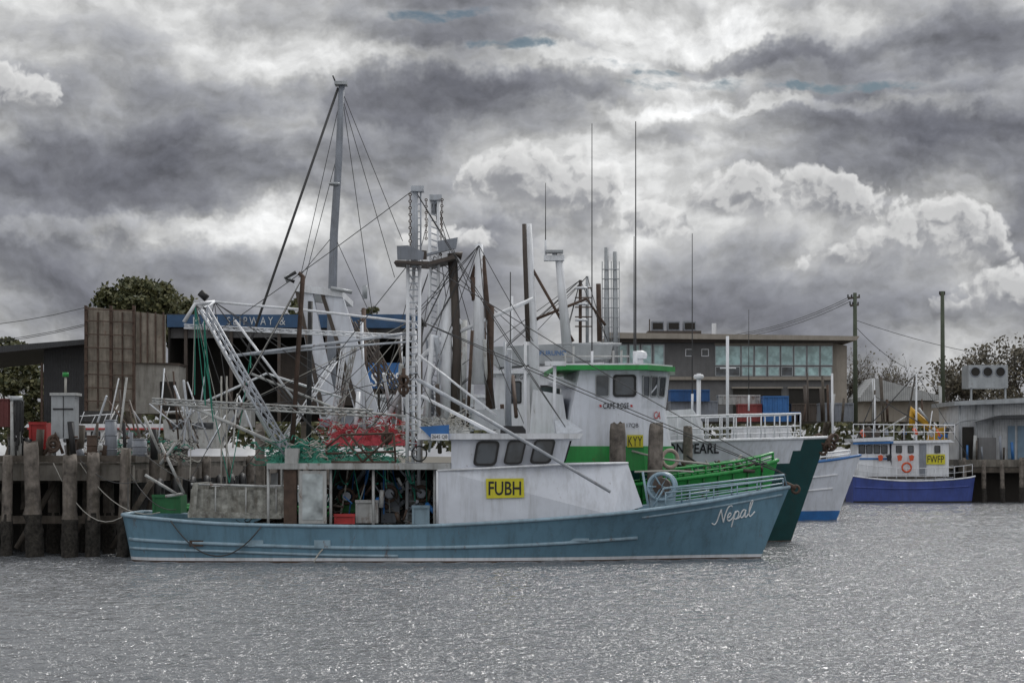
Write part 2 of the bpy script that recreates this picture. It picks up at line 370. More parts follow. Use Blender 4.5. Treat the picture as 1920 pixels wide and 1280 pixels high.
def crate(label,px0,px1,py0,py1,d,dep,m,group=None,name='fish_crate'):
    x0,x1,z1,z0=X(px0,d),X(px1,d),Z(py0,d),Z(py1,d); b=MB(); t=.04
    b.box(x0,x1,d,d+t,z0,z1,m).box(x0,x1,d+dep-t,d+dep,z0,z1,m).box(x0,x0+t,d+t,d+dep-t,z0,z1,m).box(x1-t,x1,d+t,d+dep-t,z0,z1,m).box(x0+t,x1-t,d+t,d+dep-t,z0,z0+t,m)
    for f in (.02,.98): b.box(x0+(x1-x0)*f-.03,x0+(x1-x0)*f+.03,d-.03,d-.001,z0,z1,m)
    b.box(x0-.03,x1+.03,d-.05,d-.031,z1-.06,z1+.02,m)
    return b.obj(name,None,label,'crate',group)
tr=thing('sorting_tray','weathered grey and white sorting tray on the trawler aft deck','tray',P(440,975,57))
weat=mat('flaking_paint',(.30,.30,.275),.7,var=.75,scale=5,rust=.5,grime=.95,rustcol=(.08,.068,.056))
b=MB(); b.pp([(352,968),(362,905),(372,905),(366,968)],56.9,59.5,weat); b.pp([(520,970),(520,912),(532,912),(532,970)],56.9,59.5,weat); b.pp([(352,958),(528,962),(528,972),(352,970)],56.88,59.5,weat); b.pp([(366,910),(520,914),(520,958),(366,955)],59.0,59.1,weat); b.obj('tray_body',tr)
b=MB()
for k in (0,2,5,8): b.tube([P(366+k*19,910+k*.5,56.95),P(366+k*19,968,56.95)],.022,white2,5)
b.tube([P(358,907,56.93),P(532,912,56.93)],.03,white2,6); b.obj('tray_frame',tr)
b=MB(); b.pp([(358,916),(520,919),(520,962),(355,960)],57.0,57.03,weat); b.obj('tray_panel',tr)
crate('white plastic fish bin on the trawler deck',668,708,938,980,57.4,.8,white2)
crate('red plastic fish bin on the trawler deck',628,664,964,982,57.1,.6,red)
crate('grey fish bin stacked under the canopy',716,748,905,980,58.6,.8,mastg)
crate('green fish bin at the stern of the trawler',287,338,928,962,59.0,1.2,mat('dull_green_plastic',(.02,.14,.05),.6,grime=.6))
crate('pale blue fish bin under the canopy',774,804,948,982,57.3,.6,capb)
crate('green mesh crate beside the tray',640,676,930,960,58.5,.7,greenp)
for k in range(70):
    c=P(U(618,815),U(890,978),U(57.2,59.4)); b=MB(); b.tube([c,c+Vector((U(-.35,.35),U(-.3,.3),U(-.3,.5)))],U(.015,.07),random.choice([rustm,rustm,brown,brown,white2,ropeG,black,black,mastg,mastg,bluep,ropeL]),6); b.obj('deck_fitting',boat)
for px,py in ((690,965),(730,925),(650,930),(790,925)):
    b=MB(); b.torus(P(px,py,58),(0,1,.2),.2,.05,rustm); b.tube([P(px,py,57.8),P(px,py,58.4)],.12,mastg,10); b.obj('deck_winch',boat)
b=MB()
for k in range(36):
    xx=U(622,815); b.tube(sag(P(xx,880,U(57,59.5)),P(xx+U(-30,30),U(900,975),U(57,59)),U(0,.2),6),U(.01,.022),random.choice([ropeG,ropeG,ropeL,rope,black,bluep]),4)
b.obj('hanging_line',boat)
# mast
b=MB()
for px,dd in ((763,58.3),(785,58.3),(774,58.8)): b.tube([P(px,985,dd),P(px+2,478,dd)],.05,white,7)
for k in range(41):
    y=975-k*12; b.tube([P(763+k*.05,y,58.3),P(785+k*.05,y,58.3)],.018,mastw,4)
    if k%3==0: b.tube([P(785,y,58.3),P(774,y-18,58.8),P(763,y-36,58.3)],.018,mastw,4)
b.tube([P(777,500,58.5),P(777,352,58.5)],.10,mastw,8); b.box(X(771,58.5),X(795,58.5),58.3,58.7,Z(360,58.5),Z(350,58.5),mastw)
b.tube([P(789,500,58.5),P(789,360,58.5)],.025,mastw,5)
for k in range(10): b.tube([P(779,370+k*13,58.5),P(789,370+k*13,58.5)],.015,mastw,4)
b.obj('mast',boat)
b=MB(); b.pp([(742,488),(805,490),(800,496),(738,492)],57.8,59.2,brown); b.pp([(744,461),(765,460),(795,472),(793,487),(745,487)],58.0,58.08,mastg); b.pp([(766,466),(800,470),(800,486),(766,487)],58.9,59.0,brown)
b.obj('mast_platform',boat)
b=MB(); chain(b,P(769,362,58.2),P(769,480,58.2),rustm); b.obj('chain',boat)
b=MB(); b.tube([P(784,712,57.0),P(900,778,56.4),P(1145,922,56.25)],.055,mastw,10,r2=.04); b.obj('boom_stay',boat)
b=MB(); b.tube([P(790,742,57.9),P(1000,850,58.2)],.045,white,8); b.obj('mast_brace',boat)
RT(boat,'mast_brace',[(784,665,57.7),(930,778,58.4)],.03,white,6)
b=MB(); b.truss(P(383,578,57.2),P(543,855,57.2),.13,.13,.03,mastw,14); b.obj('outrigger_boom',boat)
b=MB(); b.tube([P(372,572,59.6),P(520,840,59.6)],.06,white,8); b.tube([P(372,572,59.6),P(383,578,57.2),P(402,566,58.4),P(372,572,59.6)],.04,white,7); b.tube([P(345,604,58),P(366,570,58),P(402,566,58.4)],.055,white,8); b.obj('outrigger_boom',boat)
b=MB(); b.truss(P(345,612,58.2),P(770,632,58.4),.06,.06,.018,white,26); b.obj('boom_truss',boat)
for q,r_ in (([(402,566,58.4),(560,580,58.4),(772,604,58.4)],.035),([(430,668,57.9),(772,624,58.4)],.045),([(470,665,58),(640,650,58.2),(772,640,58.3)],.03),([(440,600,58),(560,760,58)],.035),([(470,700,58),(640,770,58),(760,780,58)],.035),([(350,758,57.5),(548,845,57.3)],.05),([(365,762,59),(500,700,59),(640,745,59)],.035)): RT(boat,'boom_brace',q,r_,random.choice([white,white,mastw,white2]),7)
b=MB(); b.truss(P(285,752,57.4),P(700,775,57.8),.08,.10,.028,white2,26); b.obj('outrigger_boom',boat)
RT(boat,'gallows_post',[(560,512,58.0),(568,518,58.0),(548,832,57.6)],.065,rustm)
RT(boat,'gallows_post',[(582,565,58.6),(578,868,58.2)],.07,black)
b=MB(); b.tube([P(555,510,58),P(535,522,58),P(552,528,58)],.05,black,6); b.obj('deck_light',boat)
b=MB(); b.tube([P(375,548,58),P(388,560,58)],.1,black,8); b.obj('deck_light',boat)
for xa,ya,xb,yb in ((300,830,345,925),(345,925,310,930),(300,870,330,830),(272,890,330,925),(270,780,300,850)): RT(boat,'stern_frame',[(xa,ya,58),(xb,yb,58)],.04,white2,6)
for xa in (425,415): RT(boat,'stern_pole',[(xa,705,57.5),(xa,955,57.5)],.025,ropeL,5)
tops=[P(777,355,58.5),P(778,480,58.5),P(774,600,58.5),P(402,566,58.4),P(366,570,58),P(568,518,58),P(782,700,58)]
bots=[P(px,py,57.5) for px,py in ((300,760),(430,768),(545,850),(700,775),(640,860),(770,860),(440,900),(356,900),(610,830),(540,860),(380,640),(840,812),(960,812),(1060,800))]
web(boat,tops,bots,20,.011)
web(boat,tops[2:],bots[:10],7,.01,ropeL)
web(boat,[P(366,570,58),P(383,600,57.5),P(350,610,58),P(470,665,58)],[P(px,py,57.4) for px,py in((385,760),(400,790),(365,740),(430,905),(470,690))],8,.012,ropeG,'hauling_line',.4)
web(boat,[P(777,480,58.5),P(784,600,58.4),P(784,712,57.6)],[P(1145,918,57.3),P(1200,940,57.5),P(1474,890,58.6)],4,.012)
for dd in (57.2,58.4):
    b=MB()
    for xa,ya,xb,yb in ((612,866,612,838),(612,838,640,815),(640,815,738,812),(738,812,742,866),(612,850,742,846),(640,815,680,866),(680,866,738,812),(612,866,742,866),(655,815,700,866)): b.tube([P(xa,ya,dd),P(xb,yb,dd)],.03,rustm,6)
    b.obj('net_frame',boat)
def netpile(label,px0,px1,pyb,pyt,d,dep,m,rm,nr=60):
    x0,x1=X(px0,d),X(px1,d); zb=Z(pyb,d); hz=Z(pyt,d)-zb; b=MB(); nx,ny=36,10
    for i in range(nx+1):
        for j in range(ny+1):
            u=i/nx;v=j/ny; e=math.sin(math.pi*v)**.5*min(1,math.sin(math.pi*u)**.4)
            q=noise.noise(Vector((u*9+px0,v*3,0)))*.5+noise.noise(Vector((u*30,v*9,px0)))*.3
            b.v.append(Vector((x0+(x1-x0)*u,d+dep*v,zb+max(0.0,hz*e*(.55+q)))))
    for i in range(nx):
        for j in range(ny): b.face([i*(ny+1)+j,(i+1)*(ny+1)+j,(i+1)*(ny+1)+j+1,i*(ny+1)+j+1],m)
    for k in range(nr):
        c=Vector((U(x0,x1),d+U(0,dep*.7),zb+hz*U(.1,.9))); q=[c]
        for _ in range(7): c=c+Vector((U(-.2,.2),U(-.1,.1),U(-.12,.12))); c.z=max(c.z,zb-.05); q.append(c)
        b.tube(catm([tuple(a) for a in q],16),.013,random.choice([rm,m,ropeL]),4)
    return b.obj('fishing_net',None,label,'fishing net')
netpile('green trawl net piled on the canopy of the blue trawler',497,622,868,826,57,2.5,netm,ropeG,110)
netpile('green trawl net heaped inside the rusty frame',622,745,868,842,57.3,2,netm,ropeG)
netpile('pale net and ropes heaped over the canopy roof',770,880,812,775,60,2,mat('pale_net',(.35,.36,.36),.9,var=.5,scale=8,bump=1.),ropeL)
rr_=mat('red_rope',(.4,.04,.04),.8,grime=0,bump=0)
netpile('red trawl net heaped on a trawler aft deck',600,760,835,785,62.5,2,netr,rr_,90)
netpile('dark tangled ropes on the aft deck',470,640,985,955,57.5,1.5,brown,ropeG)
netpile('dark net heap under the deck canopy',630,800,985,925,58.6,1.2,netd,ropeG,80)
netpile('dark trawl net heaped at the wharf edge',205,330,872,815,66,3,netd,ropeG,120)
netpile('grey nets and floats heaped on the wharf',140,240,872,835,70,3,netd,ropeL,80)
# gear on the roof
b=MB(); b.tube([P(985,812,58.5),P(985,640,58.5)],.04,white,7); b.torus(P(985,690,58.5),(0,0,1),.08,.03,white,10,5); b.obj('antenna_mast',boat)
b=MB(); b.tube([P(1040,790,58.5),P(1040,684,58.5)],.05,white,7); b.box(X(1022,58),X(1062,58),58.3,58.6,Z(684,58),Z(676,58),white); b.obj('radar_scanner',boat)
b=MB(); b.pp([(938,806),(945,798),(980,798),(986,806),(986,812),(938,812)],57.5,58.3,black); b.obj('roof_hatch',boat)
b=MB(); b.pp([(885,768),(945,766),(948,804),(890,806)],59.5,59.6,galv); b.obj('solar_panel',boat)
h1.rail(4.1,7.45,.40,5,.024,capb,rise=-.15,name='bow_rail')
b=MB(); b.tube([P(1225,950,57.4),P(1245,915,57.4),P(1330,906,57.6),P(1470,890,58.4),P(1476,914,58.55)],.03,capb,7); b.tube([P(1248,932,57.4),P(1330,920,57.6)],.022,capb,6)
b.tube([P(1190,884,57.2),P(1262,882,57.4),P(1300,884,57.6)],.025,ropeL,6); b.tube([P(1205,884,57.2),P(1215,945,57.2)],.03,capb,6); b.obj('bow_gantry',boat)
b=MB(); c=P(1240,912,58.8); b.torus(c,(.25,1,0),.36,.05,capb,24,6); b.torus(c+Vector((.1,.6,0)),(.25,1,0),.36,.05,capb,24,6); b.tube([c,c+Vector((.1,.6,0))],.24,brown,12); b.tube([c+Vector((-.1,-.2,0)),c+Vector((.2,.9,0))],.06,rustm,8)
for a in range(6): b.tube([c,c+Vector((math.cos(a*1.047)*.36,0,math.sin(a*1.047)*.36))],.02,capb,4)
b.box(c.x-.3,c.x+.4,c.y+.1,c.y+.5,1.2,c.z-.1,capb); b.obj('anchor_winch',boat)
b=MB(); b.torus(P(1160,945,57.6),(0,1,.3),.16,.06,black); b.tube([P(1130,960,57.4),P(1150,930,57.6),P(1190,950,57.6),P(1200,962,57.5)],.05,black,7); b.obj('mooring_cleat',boat)
b=MB(); b.tube([P(1470,905,58.6),P(1492,915,58.6)],.07,rustm,8); b.torus(P(1492,917,58.6),(0,1,0),.1,.04,rustm,12,5); b.obj('bow_roller',boat)
b=MB(); b.torus(Vector(P(786,850,57)),(0,1,0),.2,.02,black,16,4); b.obj('hose_coil',boat)
for px,py in ((757,712),(725,820),(757,730)):
    b=MB(); b.torus(P(px,py,57.5),(0,1,0),.11,.05,rustm,12,5); b.tube([P(px,py-22,57.5),P(px,py+14,57.5)],.05,rustm,6); b.obj('pulley_block',boat)
# =============== BOAT 2 : green hull =================
CY2=64.2
b2=thing('fishing_trawler','bright green trawler with tall white and green wheelhouse','boat',(-1,CY2,0))
st=[(-9.9,-9.7,1.3,2.1,1.8),(-7,-7,1.2,2.5,2.2),(-3,-3,1.2,2.55,2.3),(1,1,1.6,2.5,2.0),(3.4,3.2,1.95,2.3,1.3),(5,4.7,2.14,1.75,.7),(6.8,6.2,2.38,.9,.25),(8.0,7.1,2.68,.05,.02)]
h2=Hull(b2,CY2,st,greenp,white,rustm,deckm,greenp,drop=.45,capr=.06)
h2.rail(4.0,7.85,.34,9,.04,greenp,rise=-.08,name='bow_rail')
for i in range(9):
    b=MB(); x=3.8+i*.46; p=h2.near(x,h2.sheer(x)[0]-.05,.03); b.tube([p,h2.near(x,h2.sheer(x)[0]-.8,.03)],.03,greend,5); b.obj('bulwark_rib',b2)
h2.strake([(3.5,1.50),(5,1.70),(6.5,1.92),(7.5,2.1)],.04,greend)
b=MB()
for k in range(26):
    c=P(U(1280,1430),U(868,886),63.5); b.tube([c,c+Vector((U(-.4,.4),U(-.3,.3),U(0,.3)))],U(.02,.06),random.choice([white2,ropeL,brown,black,rustm]),5)
b.obj('foredeck_gear',b2)
dn=61.95
def ring(pts,py): return [Vector((X(a,dd),dd,Z(py,dn))) for a,dd in pts]
def plan(a,s,f): return [(a,dn),(s,dn),(f,63.2),(f+4,65.2),(s-20,66.4),(a-30,66.4)]
b=MB(); b.loft([ring(plan(1058,1205,1262),880),ring(plan(1072,1200,1244),765),ring(plan(1088,1199,1252),692)],cabinw); b.obj('wheelhouse',b2)
b=MB(); b.loft([ring([(a-(2 if i in(0,5) else -2),dd-(.03 if i in (0,1) else -.03)) for i,(a,dd) in enumerate(plan(1058,1207,1264))],882),ring([(a-(2 if i in(0,5) else -2),dd-(.03 if i in (0,1) else -.03)) for i,(a,dd) in enumerate(plan(1064,1205,1257))],836)],greenp); b.obj('wheelhouse_skirt',b2)
b=MB(); rf=[(1044,61.6),(1215,61.5),(1266,63),(1266,65.4),(1190,66.8),(1020,66.8)]
b.loft([ring(rf,694),ring(rf,685)],greenp); b.loft([ring([(a+(4 if a<1100 else -5),dd) for a,dd in rf],685.0),ring([(a+(4 if a<1100 else -5),dd) for a,dd in rf],682)],white); b.obj('wheelhouse_roof',b2)
winp(b2,1116,702,1143,744,dn-.01,0,r=.15,fm=galv,fr=.07); winp(b2,1149,702,1193,744,dn-.01,0,r=.15)
nr=Vector((1.25,-.95,0)).normalized()
def chp(u,py):
    k=(765-py)/(765-692); s0=X(1200-k,dn); f0=X(1244+8*k,63.2); return Vector((s0+(f0-s0)*u,dn+(63.2-dn)*u,Z(py,dn)))
for u in (.08,.38,.68): window(b2,[chp(u,743),chp(u+.26,743),chp(u+.26,703),chp(u,703)],nrm=nr,r=.15,off=.02,fm=galv,fr=.08)
textp(b2,'name_lettering','CAPE ROSE',1131,1179,755,766,dn-.03,letterk,bold=.015,space=1.15)
for a,s in ((1124,1128),(1182,1186)): b=MB(); b.pp([(a,758),(s,759),(s,763),(a,762)],dn-.04,dn-.02,letterr); b.obj('name_emblem',b2)
o=text(b2,'name_lettering','CA',0,1,0,1,0,letterr)
for v in o.data.vertices: v.co=chp(.55+.3*v.co.x,784-14*v.co.z)+nr*.05
textp(b2,'registration_lettering','17QB',1175,1197,793,802,dn-.03,letterk,bold=0)
b=MB(); b.pp([(1176,815),(1206,815),(1206,838),(1176,838)],dn-.09,dn-.05,yellow); b.obj('call_sign_board',b2)
textp(b2,'call_sign_lettering','KYY',1178,1204,818,836,dn-.1,letterk,bold=0,space=1.15)
b=MB(); b.pp([(1000,836),(1060,838),(1060,905),(1000,905)],62.2,66,greenp); b.obj('engine_casing',b2)
b=MB(); b.pp([(1000,730),(1055,740),(1070,840),(990,840)],62.6,65.8,white); b.obj('deckhouse',b2)
b=MB(); b.pp([(1030,700),(1085,720),(1085,730),(1030,715)],62.5,66,white); b.obj('awning',b2)
whip(b2,1110,232,688,63.5); whip(b2,1192,228,688,63.0,.026); whip(b2,1189,443,688,65)
b=MB(); b.tube([P(1200,684,64),P(1200,668,64)],.1,white,8); 
b.loft([[P(1200+math.cos(a)*r_,y,64)+Vector((0,math.sin(a)*r_*.016,0)) for a in [i*.6283 for i in range(10)]] for r_,y in ((12,672),(14,666),(12,660),(5,657))],white); b.obj('radar_dome',b2)
b=MB()
for px in (1060,1075,1150,1165): b.tube([P(px,688,64),P(px,650+U(-5,15),64)],.035,white2,6)
b.tube([P(1055,668,64),P(1180,668,64)],.025,white2,6); b.tube([P(1055,645,64),P(1165,645,64)],.03,galv,6); b.obj('roof_rail',b2)
b=MB(); b.torus(h2.near(X(1257,62),Z(860,62),.1),(.4,-1,0),.25,.06,mat('faded_ring',(.38,.31,.27),.7),20,6); b.obj('life_ring',b2)
b=MB(); b.tube([P(1185,845,61.9),P(1240,860,61.6),P(1330,870,61.9)],.03,ropeL); b.obj('hand_rail',b2)
def mastset(par,d,items):
    for name,pts,r,m,*rr in items:
        b=MB(); b.tube([P(*p,d) if len(p)==2 else P(*p) for p in pts],r,m,9,r2=rr[0] if rr else None); b.obj(name,par)
b=MB()
for px in (806,822): b.tube([P(px,830,64.2),P(px,372,64.2)],.05,white,7)
b.tube([P(814,400,64.6),P(814,366,64.4)],.13,mastw,8); b.box(X(805,64),X(828,64),64.1,64.6,Z(374,64),Z(364,64),mastw)
for k in range(36): b.tube([P(806,820-k*12,64.2),P(822,826-k*12,64.2)],.02,mastw,4)
b.obj('mast',b2)
b=MB(); b.pp([(800,480),(855,465),(858,445),(820,452),(822,470),(800,475)],63.9,64.1,mastg); b.pp([(798,492),(850,478),(855,484),(800,498)],63.4,65,brown); b.obj('mast_platform',b2)
for q in ((799,372,799,450),(829,372,826,480)): b=MB(); chain(b,P(q[0],q[1],64),P(q[2],q[3],64),rustm); b.obj('chain',b2)
mastset(b2,64.2,[('derrick_post',[(866,480),(847,476),(857,640),(852,800)],.14,brown),('exhaust_pipe',[(885,525),(895,490),(905,480),(912,560),(915,600)],.08,rustm),('exhaust_pipe',[(888,520),(890,560),(920,575),(917,780)],.11,rustm),('derrick_post',[(898,458),(897,720)],.13,white,.22),('boom',[(820,640),(1000,560)],.06,white),('boom',[(865,600),(770,690),(700,840)],.08,white),('derrick_post',[(838,560),(834,800)],.16,white,.2)])
web(b2,[P(814,370,64.4),P(814,480,64.4),P(898,460,64),P(857,480,64)],[P(px,py,64) for px,py in((1050,690),(985,800),(930,780),(870,830),(760,840),(700,800),(620,850),(1000,640),(770,600),(560,800))],20,.011)
for k in range(3):
    b=MB(); xa=U(600,760); b.truss(P(xa,U(640,700),U(63,65)),P(xa+U(-120,80),U(800,860),U(62,66)),.08,.08,.022,random.choice([white,white2]),12); b.obj('outrigger_truss',b2)
for k in range(24):
    xa=U(640,930); RT(b2,'deck_pole',[(xa,U(600,770),U(63,65)),(xa+U(-22,22),U(790,850),U(63,66))],U(.02,.08),random.choice([white,mastw,white2,rustm,brown,mastg]),6)
# =============== BOAT 3 : white / teal =================
CY3=70.2
b3=thing('fishing_trawler','large trawler with dark teal hull and white bulwark','boat',(0,CY3,0))
st=[(-9.8,-9.6,1.8,2.2,1.9),(-5,-5,1.8,2.7,2.4),(0,0,2.4,2.75,2.4),(4,4,3.15,2.6,1.8),(6.5,6.2,3.30,2.2,1.0),(8.6,7.8,3.36,1.3,.4),(10.35,9.0,3.42,.06,.02)]
h3=Hull(b3,CY3,st,teal,teal,rustm,deckm,white,drop=.5,upm=cabinw,uprows=2,upx=9.5)
h3.rail(4.8,9.4,.8,10,.03,white,name='bow_rail'); h3.rail(4.8,9.4,.4,10,.02,white,name='lower_rail')
d3=67.8
text(b3,'name_lettering','ON PEARL',X(1250,d3),X(1350,d3),Z(850,d3),Z(831,d3),lambda x,z:h3.near(x,z,.05).y,letterk,bold=.02,space=1.05)
b=MB(); b.pp([(1236,770),(1300,766),(1320,790),(1325,830),(1236,830)],68.5,72,white,[0,.3,.6,.6,0]); b.obj('deckhouse',b3)
RT(b3,'mast',[(1364,860,69.5),(1364,630,69.5)],.05,white); RT(b3,'mast_yard',[(1350,690,69.5),(1380,690,69.5)],.02,white)
b=MB(); b.tube([P(1310,860,69.5),P(1310,700,69.5)],.07,white,8); b.torus(P(1310,706,69.5),(0,0,1),.1,.08,white,12,6); b.obj('radar_post',b3)
whip(b3,1298,438,768,70); whip(b3,1404,580,770,70,.016)
b=MB()
for k in range(12):
    c=P(1540+U(-18,26),835+U(-20,8),70.2); b.torus(c,(U(-1,1),1,U(-1,1)),U(.06,.18),.05,rustm,10,5)
b.tube([P(1528,850,70.2),P(1562,815,70.2)],.08,rustm,7); b.obj('anchor',b3)
mastset(b3,70.2,[('mast',[(990,420),(1000,640),(1005,800)],.12,white,.2),('mast_stiffener',[(983,420,69.9),(984,470,69.9),(990,640,69.9)],.075,brown,.08),('radar_post',[(1047,478),(1063,650)],.12,white,.18),('boom',[(1000,600),(1100,560),(1135,610)],.05,rustm),('boom',[(996,500),(1075,640)],.05,rustm)])
b=MB(); b.box(X(1020,70),X(1058,70),70,70.4,Z(488,70),Z(478,70),white); b.box(X(1024,70),X(1056,70),69.9,70.4,Z(474,70),Z(469,70),galv); b.tube([P(1040,488,70.2),P(1040,470,70.2)],.08,white); b.obj('radar_scanner',b3)
whip(b3,1023,343,480,70.2,.018)
for k in range(16):
    xa=U(660,970); RT(b3,'deck_pole',[(xa,U(540,760),U(69,71)),(xa+U(-10,10),U(780,850),U(68,72))],U(.03,.1),random.choice([white,mastw,white2,rustm,brown,mastg]),7)
for d_a,d_b in ((67.6,68.0),(71.6,72.0)):
    for q in ([(552,535),(584,540),(636,785),(600,785)],[(600,542),(640,548),(718,795),(672,795)]):
        b=MB(); b.pp(q,d_a,d_b,cabinw); b.obj('gallows_leg',b3)
        b=MB(); b.pp([(q[0][0]+1,q[0][1]+10),(q[0][0]+8,q[0][1]+10),(q[3][0]+11,q[3][1]-5),(q[3][0]+2,q[3][1]-5)],d_a-.05,d_a-.002,brown); b.obj('gallows_flange',b3)
b=MB(); b.pp([(552,533),(584,536),(642,545),(642,557),(555,546)],67.5,72.1,white); b.obj('gallows_head',b3)
for q in (((545,520,68),(535,524,68),.12),((620,540,67.4),(660,548,67.4),.06),((684,535,68),(684,560,68),.08)): RT(b3,'deck_light',q[:2],q[2],galv)
# =============== generic boats behind =================
def simpleboat(label,cy,bx,bz,hm,cab,wins,sx=-9.8,beam=2.4,bm=bluep):
    e=thing('fishing_boat',label,'boat',((sx+bx)/2,cy,0))
    L=bx-sx
    st=[(sx,sx+.1,bz*.5,beam*.85,beam*.7),(sx+L*.25,sx+L*.25,bz*.45,beam,beam*.9),(sx+L*.5,sx+L*.5,bz*.55,beam,beam*.85),(sx+L*.75,sx+L*.72,bz*.78,beam*.75,beam*.4),(sx+L*.9,sx+L*.85,bz*.92,beam*.36,beam*.12),(bx,bx-L*.06-.3,bz,.05,.02)]
    h=Hull(e,cy,st,hm,white,bm,deckm,white,drop=.4,n=28)
    for c in cab:
        b=MB(); d0=cy-beam*.8; b.pp(c,d0,cy+beam*.8,white,[.0]*len(c)); b.obj('deckhouse',e)
        b=MB(); xs=[p[0] for p in c]; t=min(p[1] for p in c); b.pp([(min(xs)-8,t-6),(max(xs)+10,t-6),(max(xs)+8,t),(min(xs)-8,t)],d0-.2,cy+beam*.8+.2,white); b.obj('deckhouse_roof',e)
    for w in wins: winp(e,*w,cy-beam*.8-.01,r=.15)
    return e,h
e4,h4=simpleboat('white steel trawler rafted among the others',76.2,6.0,2.9,white,[[(920,820),(930,700),(1045,700),(1058,820)]],[(952,714,978,756),(995,722,1050,754)])
textp(e4,'registration_lettering','C41G',958,980,702,711,76.2-1.96,letterk,bold=0)
b=MB(); b.pp([(922,650),(1150,640),(1145,672),(935,688),(925,680)],75.5,78,galv); b.obj('dinghy_hull',e4)
textp(e4,'maker_lettering','FURUNO',1012,1062,657,666,75.44,bluep,bold=0)
b=MB(); b.pp([(1000,790),(1005,765),(1045,750),(1048,790)],73.9,75,yel2,[.2,.2,.2,.2]); b.obj('seat_cover',e4)
mastset(e4,76.2,[('mast',[(845,600),(842,790)],.26,white),('mast',[(865,600),(862,790)],.22,white2),('mast',[(1088,525),(1088,660)],.06,rustm),('mast',[(1101,518),(1101,660)],.06,galv),('mast',[(1122,532),(1124,640)],.09,rustm),('aerial',[(957,510),(957,640)],.02,rope)])
web(e4,[P(845,600,76),P(1088,525,76),P(1101,518,76)],[P(px,py,76) for px,py in((930,700),(1040,700),(780,790),(1140,640),(700,800),(980,620))],12)
b=MB()
for k in range(5): b.tube([P(1078,540+k*18,76),P(1110,540+k*18,76)],.025,rustm,5)
for k in range(3): b.torus(P(1090,540+30*k,76),(0,0,1),.2,.04,white,12,5)
b.obj('mast_fitting',e4)
e5,h5=simpleboat('trawler with very tall slender grey mast and stays',82.5,4.5,2.9,white,[[(700,800),(705,745),(905,745),(910,800)]],[(740,755,770,780),(800,755,830,780)])
mastset(e5,82.5,[('mast',[(641,158),(635,300),(626,440),(622,600),(621,780)],.12,mastg,.2)])
b=MB(); b.pp([(627,152),(650,152),(650,158),(627,158)],82.2,82.8,galv); b.tube([P(628,152,82.5),P(624,142,82.5)],.03,rope); b.obj('mast_head',e5)
b=MB(); b.torus(P(627,345,82.4),(0,0,1),.17,.06,galv,12,5); b.obj('mast_band',e5)
RT(e5,'backstay',[(634,165,82.5),(463,660,81)],.05,rope,6)
for a in ((641,170,755,452),(641,175,700,600),(626,440,560,520),(630,300,570,530),(635,200,563,520),(626,440,690,580),(641,180,740,520)):
    RT(e5,'mast_stay',[(a[0],a[1],82.5),(a[2],a[3],82)],.013,rope,4)
for k in range(2): b=MB(); b.truss(P(640+k*30,580+k*20,81.5),P(740+k*25,760+k*8,81.5),.15,.15,.035,random.choice([white,brown,mastw]),12); b.obj('boom_truss',e5)
e6,h6=simpleboat('grey trawler with slender twin masts',88.5,6.5,2.9,white,[[(1010,800),(1015,745),(1060,745),(1062,800)]],[])
mastset(e6,88.5,[('mast',[(1137,464),(1138,720)],.09,galv,.14),('mast',[(1153,472),(1154,720)],.09,galv,.14),('mast',[(960,555),(960,720)],.05,white)])
b=MB()
for k in range(9):
    b.tube([P(1129,505+k*18,88.4),P(1161,505+k*18,88.4)],.02,galv,4)
for px in (1129,1146,1161): b.tube([P(px,490,88.4),P(px,680,88.4)],.02,galv,5)
b.obj('mast_ladder',e6)
e7=thing('fishing_boat','white round-bowed boat with blue boot topping','boat',(8,93.6,0))
st=[(-2,-2,2.2,2.2,1.9),(3,3,2.1,2.4,2.2),(8,8,2.2,2.4,2.0),(11.5,11.3,2.4,1.8,1.1),(13.8,13.2,2.62,.9,.35),(15.3,14.05,2.85,.05,.02)]
h7=Hull(e7,93.6,st,cabinw,bluep,bluep,deckm,bluep,bz=(.42,.05),drop=.4,n=28)
h7.strake([(6,1.45),(10,1.6),(14.2,2.0)],.05,white); h7.strake([(6,1.0),(10,1.1),(14.0,1.4)],.05,white)
h7.rail(9.5,14.8,.5,6,.03,white,rise=-.2,name='bow_rail')
b=MB(); b.pp([(1380,850),(1385,800),(1480,800),(1500,850)],92,95,white,[0,0,.2,.2]); b.obj('deckhouse',e7)
mastset(e7,93.6,[('mast',[(1560,700),(1562,850)],.05,white)])
# boat 8
e8=thing('fishing_boat','small violet-blue and white workboat by the quay','boat',(24.5,130,0))
d8=128.2
st=[(X(1600,d8),X(1602,d8),1.62,1.6,1.4),(X(1640,d8),X(1640,d8),1.45,1.8,1.6),(X(1700,d8),X(1700,d8),1.32,1.8,1.7),(X(1770,d8),X(1770,d8),1.38,1.8,1.6),(X(1815,d8),X(1815,d8),1.5,1.5,1.2),(X(1833,d8),X(1826,d8),1.6,1.1,.9)]
h8=Hull(e8,130,st,purple,purple,black,deckm,white,bz=(.2,.1),drop=.3,n=24)
h8.strake([(20.6,.95),(24,.85),(27.6,1.0)],.05,purple)
b=MB(); b.pp([(1606,893),(1606,860),(1668,860),(1678,893)],128.5,131.5,white); b.pp([(1606,862),(1608,828),(1668,824),(1668,862)],128.7,131.3,white); b.pp([(1672,893),(1672,828),(1779,826),(1779,893)],128.6,131.4,white); b.obj('deckhouse',e8)
b=MB(); b.pp([(1600,828),(1598,822),(1675,818),(1675,826)],128.4,131.6,white); b.pp([(1670,826),(1782,824),(1790,829),(1670,831)],128.4,131.6,white); b.obj('deckhouse_roof',e8)
